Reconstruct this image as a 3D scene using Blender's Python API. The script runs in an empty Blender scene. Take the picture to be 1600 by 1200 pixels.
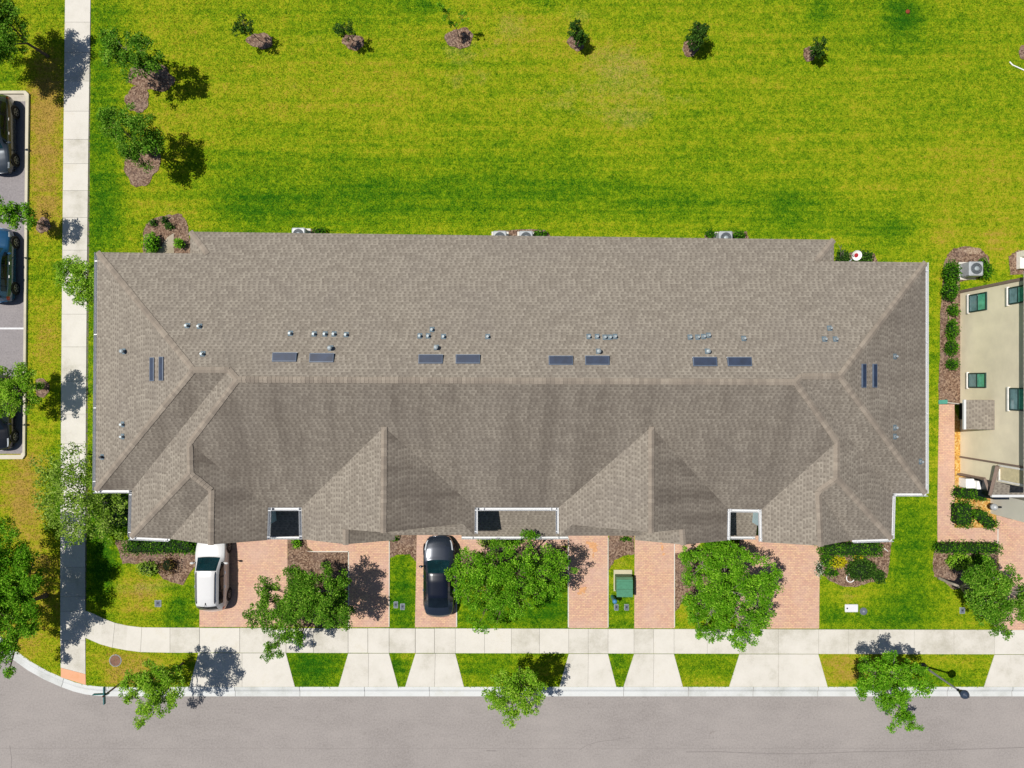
import bpy, bmesh, math, random
import numpy as np
from mathutils import Vector, Matrix
from mathutils.bvhtree import BVHTree
from mathutils.geometry import delaunay_2d_cdt

random.seed(7)
rng = np.random.default_rng(11)
SC = bpy.context.scene
COL = SC.collection
H = 44.0            # camera height above the lawn
F = 1118.0          # focal length in photo pixels (photo 1600 x 1200)
GAIN = 1.40


def W(px, py, z=0.0):
    k = (H - z) / F
    return Vector(((px - 800) * k, (600 - py) * k, z))


def lin(c):
    c = c / 255.0
    return c / 12.92 if c <= 0.04045 else ((c + 0.055) / 1.055) ** 2.4


def C(r, g, b, k=1.0):
    return (min(lin(r) / GAIN * k, 0.9), min(lin(g) / GAIN * k, 0.9), min(lin(b) / GAIN * k, 0.9), 1.0)


# ------------------------------------------------------------------ materials
class NT:
    def __init__(self, name):
        self.m = bpy.data.materials.new(name)
        self.m.use_nodes = True
        self.t = self.m.node_tree
        self.b = self.t.nodes['Principled BSDF']
        self.b.inputs['Roughness'].default_value = 0.85
        self.b.inputs['Specular IOR Level'].default_value = 0.25

    def n(self, typ, **kw):
        nd = self.t.nodes.new(typ)
        for k, v in kw.items():
            setattr(nd, k, v)
        return nd

    def set(self, sock, v):
        if isinstance(v, bpy.types.NodeSocket):
            self.t.links.new(v, sock)
        else:
            sock.default_value = v

    def pos(self):
        return self.n('ShaderNodeNewGeometry').outputs['Position']

    def obj(self):
        return self.n('ShaderNodeTexCoord').outputs['Object']

    def math(self, op, a, b=None, c=None, clamp=False):
        nd = self.n('ShaderNodeMath', operation=op, use_clamp=clamp)
        self.set(nd.inputs[0], a)
        if b is not None:
            self.set(nd.inputs[1], b)
        if c is not None:
            self.set(nd.inputs[2], c)
        return nd.outputs[0]

    def noise(self, vec, scale, detail=3, rough=0.55, sx=None):
        if sx:
            mp = self.n('ShaderNodeMapping')
            self.set(mp.inputs['Vector'], vec)
            mp.inputs['Scale'].default_value = sx
            vec = mp.outputs[0]
        nd = self.n('ShaderNodeTexNoise')
        self.set(nd.inputs['Vector'], vec)
        nd.inputs['Scale'].default_value = scale
        nd.inputs['Detail'].default_value = detail
        nd.inputs['Roughness'].default_value = rough
        return nd.outputs['Fac']

    def ramp(self, fac, stops, interp='LINEAR'):
        nd = self.n('ShaderNodeValToRGB')
        nd.color_ramp.interpolation = interp
        el = nd.color_ramp.elements
        while len(el) < len(stops):
            el.new(0.5)
        for e, (p, c) in zip(el, stops):
            e.position = p
            e.color = c if len(c) == 4 else (*c, 1)
        self.set(nd.inputs[0], fac)
        return nd.outputs['Color']

    def mix(self, fac, a, b, blend='MIX'):
        nd = self.n('ShaderNodeMix', data_type='RGBA', blend_type=blend)
        self.set(nd.inputs[0], fac)
        self.set(nd.inputs[6], a)
        self.set(nd.inputs[7], b)
        return nd.outputs[2]

    def attr(self, name):
        nd = self.n('ShaderNodeAttribute')
        nd.attribute_name = name
        return nd.outputs['Fac']

    def maprange(self, v, a, b, c=0.0, d=1.0):
        nd = self.n('ShaderNodeMapRange')
        self.set(nd.inputs[0], v)
        for i, x in enumerate((a, b, c, d)):
            nd.inputs[i + 1].default_value = x
        return nd.outputs[0]

    def bump(self, h, dist=0.02, strength=1.0):
        nd = self.n('ShaderNodeBump')
        nd.inputs['Distance'].default_value = dist
        nd.inputs['Strength'].default_value = strength
        self.set(nd.inputs['Height'], h)
        self.t.links.new(nd.outputs[0], self.b.inputs['Normal'])

    def col(self, c):
        self.set(self.b.inputs['Base Color'], c)


def plain(name, col, rough=0.6, metal=0.0, spec=0.3, vary=0.12, coat=0.0, scale=6.0):
    t = NT(name)
    n = t.noise(t.obj(), scale, 4, 0.6)
    dark = tuple(c * (1 - vary) for c in col[:3]) + (1,)
    lite = tuple(min(c * (1 + vary), 0.95) for c in col[:3]) + (1,)
    t.col(t.ramp(n, [(0.3, dark), (0.7, lite)]))
    t.b.inputs['Roughness'].default_value = rough
    t.b.inputs['Metallic'].default_value = metal
    t.b.inputs['Specular IOR Level'].default_value = spec
    t.b.inputs['Coat Weight'].default_value = coat
    t.b.inputs['Coat Roughness'].default_value = 0.05
    return t.m


def mat_lawn():
    t = NT('grass')
    p = t.pos()
    big = t.noise(p, 0.22, 4, 0.6)
    mid = t.noise(p, 1.3, 5, 0.68)
    def turned(ax, ay, az):
        mp = t.n('ShaderNodeMapping')
        t.set(mp.inputs['Vector'], p)
        mp.inputs['Rotation'].default_value = (ax, ay, az)
        mp.inputs['Location'].default_value = (3.1, 7.7, 0.37)
        return mp.outputs[0]
    fine = t.noise(turned(.6, .4, .5), 3.4, 6, 0.82)
    tiny = t.noise(turned(.9, .7, 1.1), 12.0, 4, 0.9)
    streak = t.noise(p, 1.0, 3, 0.6, sx=(0.10, 2.2, 1))
    f = t.attr('dry')
    for nz, k in ((big, 0.40), (mid, 0.50), (fine, 1.0), (streak, 0.62), (tiny, 1.5)):
        f = t.math('ADD', f, t.math('MULTIPLY', t.math('SUBTRACT', nz, 0.5), k))
    c = t.ramp(f, [(0.0, C(44, 106, 8)), (0.20, C(80, 130, 8)), (0.44, C(126, 160, 12)), (0.66, C(168, 180, 26)),
                   (0.84, C(182, 168, 46)), (1.0, C(188, 156, 74))])
    tan = t.attr('tan')
    tf = t.math('ADD', tan, t.math('MULTIPLY', t.math('SUBTRACT', mid, 0.5), 1.4))
    tf = t.math('MULTIPLY', t.maprange(tf, 0.25, 1.05), t.maprange(tiny, 0.42, 0.60), clamp=True)
    tf = t.math('MULTIPLY', tf, t.maprange(tan, 0.0, 0.15), clamp=True)
    c = t.mix(tf, c, C(186, 164, 112))
    br = t.ramp(t.math('ADD', t.math('MULTIPLY', tiny, 0.6), t.math('MULTIPLY', fine, 0.4)),
                [(0.32, (0.36, 0.36, 0.36)), (0.5, (0.95, 0.95, 0.95)), (0.66, (1.25, 1.25, 1.25))])
    c = t.mix(1.0, c, br, 'MULTIPLY')
    t.col(c)
    t.b.inputs['Roughness'].default_value = 0.95
    t.b.inputs['Specular IOR Level'].default_value = 0.1
    t.bump(t.math('ADD', tiny, fine), 0.05, 0.8)
    return t.m


def mat_concrete(name, base=(233, 228, 217), v=0.10):
    t = NT(name)
    p = t.pos()
    a = t.noise(p, 0.7, 5, 0.65)
    b = t.noise(p, 14.0, 3, 0.7)
    f = t.math('ADD', t.math('MULTIPLY', a, 0.75), t.math('MULTIPLY', b, 0.25))
    r, g, bb = base
    g_ = t.n('ShaderNodeNewGeometry')
    f = t.math('ADD', f, t.math('MULTIPLY', t.math('SUBTRACT', g_.outputs['Random Per Island'], 0.5), 0.24))
    c = t.ramp(f, [(0.25, C(r - 34, g - 34, bb - 38)), (0.45, C(r - 6, g - 6, bb - 6)), (0.6, C(r + 2, g + 2, bb + 3)),
                   (0.78, C(r - 10, g - 12, bb - 18))])
    t.col(c)
    t.bump(b, 0.01, 0.4)
    return t.m


def mat_paver():
    t = NT('clay_pavers')
    p = t.pos()
    br = t.n('ShaderNodeTexBrick')
    t.set(br.inputs['Vector'], p)
    br.inputs['Scale'].default_value = 1.0
    br.inputs['Brick Width'].default_value = 0.21
    br.inputs['Row Height'].default_value = 0.105
    br.inputs['Mortar Size'].default_value = 0.008
    br.inputs['Mortar'].default_value = C(190, 156, 138)
    br.inputs['Color1'].default_value = C(246, 204, 164)
    br.inputs['Color2'].default_value = C(226, 176, 152)
    br.inputs['Bias'].default_value = 0.0
    a = t.noise(p, 0.55, 4, 0.6)
    b = t.noise(p, 6.0, 3, 0.7)
    c = t.mix(t.maprange(a, 0.40, 0.70, 0.0, 0.8), br.outputs['Color'], C(226, 190, 172))
    c = t.mix(t.maprange(b, 0.42, 0.75, 0.0, 0.5), c, C(182, 148, 138))
    t.col(c)
    t.bump(br.outputs['Fac'], -0.008, 0.6)
    return t.m


def mat_mulch(name='mulch', a=(140, 110, 90), b=(88, 66, 54), c=(184, 158, 134)):
    t = NT(name)
    p = t.pos()
    vo = t.n('ShaderNodeTexVoronoi')
    t.set(vo.inputs['Vector'], p)
    vo.inputs['Scale'].default_value = 13.0
    nz = t.noise(p, 9.0, 5, 0.8)
    big = t.noise(p, 0.9, 3, 0.6)
    f = t.math('ADD', t.math('MULTIPLY', nz, 0.6), t.math('MULTIPLY', t.math('FRACT', t.math('MULTIPLY', vo.outputs['Color'], 5.0)), 0.4))
    cc = t.ramp(f, [(0.28, C(*b)), (0.5, C(*a)), (0.72, C(*c))])
    cc = t.mix(t.maprange(big, 0.45, 0.75, 0.0, 0.4), cc, C(150, 132, 124))
    t.col(cc)
    t.bump(nz, 0.06, 1.0)
    return t.m


def mat_asphalt(name, base=(167, 160, 156)):
    t = NT(name)
    p = t.pos()
    r, g, b = base
    big = t.noise(p, 0.18, 5, 0.62)
    mid = t.noise(p, 1.6, 4, 0.6, sx=(0.35, 1, 1))
    sp = t.noise(p, 9.0, 4, 0.85)
    f = t.math('ADD', t.math('MULTIPLY', big, 0.28), t.math('ADD', t.math('MULTIPLY', mid, 0.14), t.math('MULTIPLY', sp, 0.58)))
    c = t.ramp(f, [(0.34, C(r - 26, g - 26, b - 26)), (0.5, C(r, g, b)), (0.64, C(r + 14, g + 13, b + 12))])
    # dark oil drips of their own shape
    spots = t.noise(p, 1.1, 5, 0.7)
    c = t.mix(t.maprange(spots, 0.655, 0.74, 0.0, 0.5), c, C(112, 102, 96))
    t.col(c)
    t.bump(sp, 0.012, 0.7)
    return t.m


def mat_shingle():
    t = NT('asphalt_shingle')
    uv = t.n('ShaderNodeUVMap')
    uv.uv_map = 'UVMap'
    sp = t.n('ShaderNodeSeparateXYZ')
    t.set(sp.inputs[0], uv.outputs[0])
    u, v = sp.outputs[0], sp.outputs[1]
    rv = t.math('DIVIDE', v, 0.160)
    row = t.math('FLOOR', rv)
    fv = t.math('FRACT', rv)
    wn = t.n('ShaderNodeTexWhiteNoise', noise_dimensions='1D')
    t.set(wn.inputs['W'], row)
    cu = t.math('ADD', t.math('DIVIDE', u, 0.28), t.math('MULTIPLY', wn.outputs['Value'], 9.0))
    cell = t.math('FLOOR', cu)
    fu = t.math('FRACT', cu)
    cb = t.n('ShaderNodeCombineXYZ')
    t.set(cb.inputs[0], cell)
    t.set(cb.inputs[1], row)
    w2 = t.n('ShaderNodeTexWhiteNoise', noise_dimensions='2D')
    t.set(w2.inputs['Vector'], cb.outputs[0])
    tone = w2.outputs['Value']
    p = t.pos()
    grain = t.noise(p, 24.0, 2, 0.7)
    big = t.noise(p, 0.30, 5, 0.62)
    # laminated tabs: each cell has a darker cut-out of its own width above the butt edge
    tab = t.math('LESS_THAN', fu, t.math('ADD', 0.30, t.math('MULTIPLY', tone, 0.30)))
    tab = t.math('MULTIPLY', tab, t.math('LESS_THAN', fv, 0.62))
    base = t.ramp(t.math('ADD', tone, t.math('MULTIPLY', t.math('SUBTRACT', grain, 0.5), 0.6)), [(0.0, C(147, 138, 126)), (0.5, C(160, 151, 138)), (1.0, C(173, 164, 150))])
    c = t.mix(t.math('MULTIPLY', tab, t.maprange(grain, 0.3, 0.7, 0.34, 0.66)), base, C(112, 103, 94))
    c = t.mix(t.maprange(big, 0.45, 0.72, 0.0, 0.25), c, C(138, 130, 124))
    # algae streaks plus broad shade painted into the south and east slopes
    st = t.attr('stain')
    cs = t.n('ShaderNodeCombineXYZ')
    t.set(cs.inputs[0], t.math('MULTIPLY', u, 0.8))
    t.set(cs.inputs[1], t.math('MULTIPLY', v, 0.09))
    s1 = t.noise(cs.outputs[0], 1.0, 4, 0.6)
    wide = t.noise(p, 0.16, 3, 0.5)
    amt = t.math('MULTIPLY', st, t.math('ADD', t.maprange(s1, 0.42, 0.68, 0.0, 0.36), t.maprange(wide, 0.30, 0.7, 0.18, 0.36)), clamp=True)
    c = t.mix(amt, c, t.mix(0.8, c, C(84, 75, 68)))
    t.col(c)
    hgt = t.math('ADD', t.math('SUBTRACT', 1.0, fv), t.math('MULTIPLY', tab, -0.5))
    t.bump(hgt, 0.022, 0.8)
    t.b.inputs['Roughness'].default_value = 0.95
    t.b.inputs['Specular IOR Level'].default_value = 0.1
    return t.m


def mat_leaf(name, dark, mid, lite, trans=0.20):
    t = NT(name)
    g = t.n('ShaderNodeNewGeometry')
    c = t.ramp(g.outputs['Random Per Island'], [(0.0, C(*dark)), (0.5, C(*mid)), (0.92, C(*lite)), (1.0, C(*[min(255, x + 22) for x in lite]))])
    big = t.noise(t.pos(), 1.1, 2, 0.5)
    c = t.mix(t.maprange(big, 0.38, 0.62, 0.0, 0.6), c, C(*dark))
    t.col(c)
    t.b.inputs['Roughness'].default_value = 0.75
    t.b.inputs['Specular IOR Level'].default_value = 0.12
    tr = t.n('ShaderNodeBsdfTranslucent')
    t.set(tr.inputs['Color'], c)
    mx = t.n('ShaderNodeMixShader')
    mx.inputs[0].default_value = trans
    out = t.t.nodes['Material Output']
    t.t.links.new(t.b.outputs[0], mx.inputs[1])
    t.t.links.new(tr.outputs[0], mx.inputs[2])
    t.t.links.new(mx.outputs[0], out.inputs['Surface'])
    return t.m


def mat_glass(name, col, rough=0.06):
    t = NT(name)
    n = t.noise(t.obj(), 3.0, 2, 0.5)
    t.col(t.ramp(n, [(0.3, tuple(x * 0.6 for x in col) + (1,)), (0.7, tuple(col) + (1,))]))
    t.b.inputs['Roughness'].default_value = rough
    t.b.inputs['Specular IOR Level'].default_value = 0.6
    return t.m


def mat_fade(name, base, v):
    return plain(name, base, vary=v)


M = dict(
    lawn=mat_lawn(), conc=mat_concrete('concrete_slab'), kerb=mat_concrete('kerb_concrete', (228, 230, 228)),
    paver=mat_paver(), mulch=mat_mulch(), asphalt=mat_asphalt('road_asphalt'), lot=mat_asphalt('parking_asphalt', (158, 152, 153)),
    gravel=mat_mulch('yellow_gravel', (232, 178, 84), (196, 132, 56), (248, 214, 140)),
    bare=mat_mulch('bare_soil', (176, 150, 126), (146, 118, 96), (204, 182, 156)),
    shingle=mat_shingle(),
    soil=plain('soil', C(110, 100, 70), 0.95),
    joint=plain('joint_sand', C(120, 112, 100), 0.95),
    fascia=plain('fascia_paint', C(206, 200, 190), 0.6),
    brownfascia=plain('brown_fascia', C(150, 130, 118), 0.6),
    gutter=plain('gutter_aluminium', C(236, 238, 240), 0.35, 0.0, 0.5, 0.04),
    wallblue=plain('blue_siding', (0.42, 0.56, 0.60, 1), 0.7),
    stucco=plain('stucco', (0.80, 0.72, 0.54, 1), 0.9, vary=0.12, scale=0.5),
    stuccogrey=plain('grey_stucco', (0.62, 0.60, 0.52, 1), 0.9, vary=0.05, scale=0.7),
    windark=plain('window_frame_dark', (0.02, 0.05, 0.045, 1), 0.4),
    winwhite=plain('window_trim_white', (0.8, 0.77, 0.72, 1), 0.5),
    winglass=mat_glass('window_glass', (0.20, 0.34, 0.36)), wingreen=mat_glass('window_glass_green', (0.12, 0.50, 0.34)),
    skylight=mat_glass('skylight_glass', (0.018, 0.034, 0.075), 0.6),
    ventgrey=plain('galvanised_pipe', C(176, 186, 190), 0.5, 0.2, 0.4),
    flash=plain('pipe_flashing', C(120, 140, 152), 0.5, 0.2),
    darkmetal=plain('dark_painted_metal', (0.012, 0.018, 0.03, 1), 0.35, 0.3, 0.5),
    postgrey=plain('weathered_post', C(150, 150, 156), 0.5),
    post=plain('brown_post', (0.14, 0.07, 0.05, 1), 0.6), teal=plain('teal_paint', (0.01, 0.14, 0.15, 1), 0.4),
    bark=plain('bark', C(128, 108, 92), 0.9, vary=0.3), barkpale=plain('pale_bark', C(176, 166, 150), 0.9, vary=0.25),
    acgrey=plain('unit_casing', C(196, 200, 204), 0.45, 0.1), acdark=plain('fan_void', (0.03, 0.035, 0.045, 1), 0.6),
    green=plain('transformer_green', C(84, 148, 116), 0.5), greenside=plain('transformer_green_side', C(92, 130, 96), 0.5),
    blue=plain('marker_blue', C(70, 140, 190), 0.5), lid=plain('meter_lid', C(106, 114, 128), 0.7, vary=0.3, scale=25),
    lidrim=plain('meter_rim', C(158, 166, 172), 0.7), whitelid=plain('white_lid', C(240, 240, 246), 0.5, vary=0.04),
    rust=plain('rusty_iron', C(140, 104, 88), 0.8, vary=0.25), red=plain('red_print', (0.35, 0.02, 0.03, 1), 0.5),
    white=plain('white_paint', (0.82, 0.82, 0.80, 1), 0.4, vary=0.03),
    padorange=mat_concrete('tactile_orange', (244, 182, 142)),
    tyre=plain('tyre_rubber', (0.012, 0.012, 0.013, 1), 0.8), rim=plain('alloy_rim', (0.35, 0.35, 0.34, 1), 0.35, 0.7),
    trimblack=plain('black_trim', (0.010, 0.010, 0.012, 1), 0.5), chrome=plain('chrome', (0.7, 0.7, 0.72, 1), 0.15, 0.9),
    pwhite=plain('white_car_paint', (0.60, 0.60, 0.60, 1), 0.25, 0, 0.5, 0.01, 0.6),
    pdark=plain('dark_car_paint', (0.020, 0.027, 0.042, 1), 0.25, 0.3, 0.5, 0.05, 0.9),
    pnavy=plain('black_roof_paint', (0.004, 0.006, 0.014, 1), 0.25, 0.0, 0.5, 0.05, 0.3),
    polive=plain('slate_paint', (0.050, 0.062, 0.075, 1), 0.25, 0.3, 0.5, 0.05, 0.9),
    pteal=plain('blue_teal_paint', (0.013, 0.075, 0.16, 1), 0.22, 0.3, 0.5, 0.05, 1.0),
    pblack=plain('black_car_paint', (0.010, 0.010, 0.010, 1), 0.25, 0.2, 0.5, 0.05, 0.9),
    cglass=mat_glass('car_glass', (0.006, 0.010, 0.014)), cteal=mat_glass('windscreen_glass', (0.005, 0.026, 0.032)),
    lamp=mat_glass('headlamp_lens', (0.62, 0.66, 0.70)), tail=plain('tail_lamp', (0.40, 0.015, 0.012, 1), 0.25, 0, 0.5),
    hedge=mat_leaf('hedge_leaf', (42, 96, 8), (82, 142, 16), (126, 178, 36), 0.25),
    hedgecore=plain('hedge_core', C(22, 46, 8), 0.9),
    leafA=mat_leaf('oak_leaf', (72, 134, 8), (118, 187, 24), (173, 226, 63)),
    leafB=mat_leaf('deep_leaf', (61, 114, 13), (103, 165, 28), (167, 211, 72)),
    leafC=mat_leaf('fresh_leaf', (99, 159, 17), (153, 205, 41), (207, 239, 92)),
    leafD=mat_leaf('pale_leaf', (99, 140, 28), (146, 185, 54), (200, 224, 108)),
    leafE=mat_leaf('dark_sapling_leaf', (40, 76, 18), (64, 108, 28), (104, 146, 50)),
    leafY=mat_leaf('yellow_bloom', (168, 160, 6), (228, 216, 14), (250, 244, 60), 0.15),
    leafW=mat_leaf('white_bloom', (110, 150, 80), (232, 230, 214), (250, 248, 240), 0.15),
    leafP=mat_leaf('bronze_leaf', (62, 40, 34), (110, 84, 52), (166, 146, 70), 0.15),
)
M['leafE'] = M['leafE']


# ------------------------------------------------------------------ mesh builder
class MB:
    def __init__(self):
        self.v, self.f, self.m = [], [], []

    def add(self, verts, faces, m=0):
        o = len(self.v)
        self.v.extend([tuple(p) for p in verts])
        for fc in faces:
            self.f.append(tuple(i + o for i in fc))
            self.m.append(m)
        return o

    def box(self, c, s, rz=0.0, m=0, tilt=None):
        hx, hy, hz = s[0] / 2, s[1] / 2, s[2] / 2
        R = Matrix.Rotation(rz, 3, 'Z')
        if tilt is not None:
            R = tilt
        c = Vector(c)
        vs = [c + R @ Vector((x, y, z)) for z in (-hz, hz) for x, y in ((-hx, -hy), (hx, -hy), (hx, hy), (-hx, hy))]
        self.add(vs, [(3, 2, 1, 0), (4, 5, 6, 7), (0, 1, 5, 4), (1, 2, 6, 5), (2, 3, 7, 6), (3, 0, 4, 7)], m)

    def bbox(self, c, s, bev, rz=0.0, m=0):
        """box with chamfered vertical edges and top"""
        hx, hy = s[0] / 2, s[1] / 2
        R = Matrix.Rotation(rz, 3, 'Z')
        c = Vector(c)
        rings = []
        for z, i in ((0, 0), (s[2] - bev, 0), (s[2], bev)):
            a, b = hx - i, hy - i
            k = bev
            ring = [(-a + k, -b), (a - k, -b), (a, -b + k), (a, b - k), (a - k, b), (-a + k, b), (-a, b - k), (-a, -b + k)]
            rings.append([c + R @ Vector((x, y, z)) for x, y in ring])
        vs = [p for r in rings for p in r]
        fs = [tuple(range(7, -1, -1)), tuple(range(16, 24))]
        for r in range(2):
            for i in range(8):
                j = (i + 1) % 8
                fs.append((r * 8 + i, r * 8 + j, r * 8 + 8 + j, r * 8 + 8 + i))
        self.add(vs, fs, m)

    def prism(self, poly, z0, z1, m=0, ms=None):
        n = len(poly)
        a = sum(poly[i][0] * poly[(i + 1) % n][1] - poly[(i + 1) % n][0] * poly[i][1] for i in range(n))
        if a < 0:
            poly = poly[::-1]
        vs = [(p[0], p[1], z0) for p in poly] + [(p[0], p[1], z1) for p in poly]
        self.add(vs, [tuple(range(n, 2 * n))], m)
        self.add(vs, [(i, (i + 1) % n, n + (i + 1) % n, n + i) for i in range(n)], m if ms is None else ms)

    def cyl(self, p0, p1, r0, r1=None, n=12, m=0, caps=True):
        r1 = r0 if r1 is None else r1
        self.tube([p0, p1], [r0, r1], n, m, caps)

    def tube(self, pts, rad, n=8, m=0, caps=True):
        pts = [Vector(p) for p in pts]
        vs = []
        for i, p in enumerate(pts):
            d = (pts[min(i + 1, len(pts) - 1)] - pts[max(i - 1, 0)])
            d = d.normalized() if d.length > 1e-9 else Vector((0, 0, 1))
            a = Vector((0, 0, 1)) if abs(d.z) < 0.9 else Vector((1, 0, 0))
            x = d.cross(a).normalized()
            y = d.cross(x).normalized()
            for k in range(n):
                th = 2 * math.pi * k / n
                vs.append(p + (x * math.cos(th) + y * math.sin(th)) * rad[i])
        fs = []
        for i in range(len(pts) - 1):
            for k in range(n):
                k2 = (k + 1) % n
                fs.append((i * n + k, i * n + k2, (i + 1) * n + k2, (i + 1) * n + k))
        if caps:
            fs.append(tuple(range(n - 1, -1, -1)))
            fs.append(tuple(range((len(pts) - 1) * n, len(pts) * n)))
        self.add(vs, fs, m)

    def lathe(self, c, prof, n=20, m=0, axis=None):
        c = Vector(c)
        R = axis if axis is not None else Matrix.Identity(3)
        vs, fs = [], []
        for r, z in prof:
            for k in range(n):
                th = 2 * math.pi * k / n
                vs.append(c + R @ Vector((r * math.cos(th), r * math.sin(th), z)))
        for i in range(len(prof) - 1):
            for k in range(n):
                k2 = (k + 1) % n
                fs.append((i * n + k, i * n + k2, (i + 1) * n + k2, (i + 1) * n + k))
        fs.append(tuple(range((len(prof) - 1) * n, len(prof) * n)))
        fs.append(tuple(range(n - 1, -1, -1)))
        self.add(vs, fs, m)

    def ball(self, c, r, nu=12, nv=8, m=0, jit=0.0):
        c = Vector(c)
        prof = []
        vs, fs = [], []
        for j in range(nv + 1):
            ph = math.pi * j / nv - math.pi / 2
            for i in range(nu):
                th = 2 * math.pi * i / nu
                k = 1 + jit * (random.random() - 0.5)
                vs.append((c.x + r[0] * math.cos(ph) * math.cos(th) * k, c.y + r[1] * math.cos(ph) * math.sin(th) * k, c.z + r[2] * math.sin(ph) * k))
        for j in range(nv):
            for i in range(nu):
                i2 = (i + 1) % nu
                fs.append((j * nu + i, j * nu + i2, (j + 1) * nu + i2, (j + 1) * nu + i))
        self.add(vs, fs, m)

    def addnp(self, V, Q, m=0):
        o = len(self.v)
        self.v.extend(map(tuple, V.tolist()))
        self.f.extend(map(tuple, (Q + o).tolist()))
        self.m.extend([m] * len(Q))

    def build(self, name, mats, parent=None, smooth=False, origin=None):
        if not isinstance(mats, (list, tuple)):
            mats = [mats]
        me = bpy.data.meshes.new(name)
        o3 = Vector(origin) if origin is not None else Vector((0, 0, 0))
        vs = [(p[0] - o3.x, p[1] - o3.y, p[2] - o3.z) for p in self.v]
        me.from_pydata(vs, [], self.f)
        for mt in mats:
            me.materials.append(mt)
        me.polygons.foreach_set('material_index', self.m)
        if smooth:
            me.polygons.foreach_set('use_smooth', [True] * len(self.f))
        me.update()
        ob = bpy.data.objects.new(name, me)
        COL.objects.link(ob)
        if parent is not None:
            ob.parent = parent
        else:
            ob.location = o3
        return ob


def tag(o, label=None, cat=None, group=None, kind=None):
    if label:
        o['label'] = label
    if cat:
        o['category'] = cat
    if group:
        o['group'] = group
    if kind:
        o['kind'] = kind
    return o


def thing(name, label, cat, loc=(0, 0, 0), group=None, rz=0.0):
    o = bpy.data.objects.new(name, None)
    COL.objects.link(o)
    o.location = loc
    o.rotation_euler = (0, 0, rz)
    o.empty_display_size = 0.3
    return tag(o, label, cat, group)


class PB(MB):
    """builder for a part: vertices given in world space, stored relative to its thing"""
    def part(self, name, mats, par, smooth=False):
        base = Vector(par.location)
        q = par.parent
        while q is not None:
            base = base + Vector(q.location)
            q = q.parent
        self.v = [(p[0] - base.x, p[1] - base.y, p[2] - base.z) for p in self.v]
        return self.build(name, mats, par, smooth)


def wp(pts, z=0.0):
    return [W(x, y, z) for x, y in pts]


# ------------------------------------------------------------------ camera, light, world
cam = bpy.data.cameras.new('camera')
cam.sensor_width = 36.0
cam.lens = 36.0 * F / 1600.0
cam.clip_end = 3000.0
co = bpy.data.objects.new('camera', cam)
co.location = (0, 0, H)
COL.objects.link(co)
SC.camera = co

sdir = Vector((-0.405, 0.115, 0.92)).normalized()
sun = bpy.data.lights.new('sun', 'SUN')
sun.energy = 4.5
sun.angle = math.radians(0.5)
sun.color = (1.0, 0.955, 0.88)
so = bpy.data.objects.new('sun', sun)
so.rotation_euler = sdir.to_track_quat('Z', 'Y').to_euler()
so.location = sdir * 80
COL.objects.link(so)

wd = bpy.data.worlds.new('World')
SC.world = wd
wd.use_nodes = True
nt = wd.node_tree
sky = nt.nodes.new('ShaderNodeTexSky')
sky.sky_type = 'NISHITA'
sky.sun_disc = False
sky.ozone_density = 5.0
sky.sun_elevation = math.asin(sdir.z)
sky.sun_rotation = math.atan2(sdir.x, sdir.y)
bg = nt.nodes['Background']
bg.inputs['Strength'].default_value = 0.055
nt.links.new(sky.outputs[0], bg.inputs['Color'])
SC.view_settings.view_transform = 'Standard'
SC.view_settings.look = 'None'
SC.view_settings.gamma = 1.0
SC.view_settings.exposure = 0.15
# ------------------------------------------------------------------ ground
def structure(mb, name, mats, smooth=False):
    return tag(mb.build(name, mats, smooth=smooth), kind='structure')


mb = MB()
mb.add([(-900, -900, -0.25), (900, -900, -0.25), (900, 900, -0.25), (-900, 900, -0.25)], [(0, 1, 2, 3)])
structure(mb, 'ground', M['soil'])
mb = MB()
mb.add([(-160, -120, -0.115), (160, -120, -0.115), (160, 0, -0.115), (-160, 0, -0.115)], [(0, 1, 2, 3)])
structure(mb, 'road', M['asphalt'])

kerb_px = [(-52, 735), (-52, 800), (-49, 860), (-40, 915), (-24, 960), (0, 994), (25, 1017), (50, 1035), (75, 1049), (100, 1060), (118, 1066.5), (134, 1070.5), (150, 1072.5), (166, 1073.5)]
kerb_px += [(x, 1073.5) for x in range(240, 2400, 76)]


def inside(px, py, poly):
    r = False
    j = len(poly) - 1
    for i in range(len(poly)):
        xi, yi = poly[i]
        xj, yj = poly[j]
        if (yi > py) != (yj > py) and px < (xj - xi) * (py - yi) / (yj - yi) + xi:
            r = not r
        j = i
    return r


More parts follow.
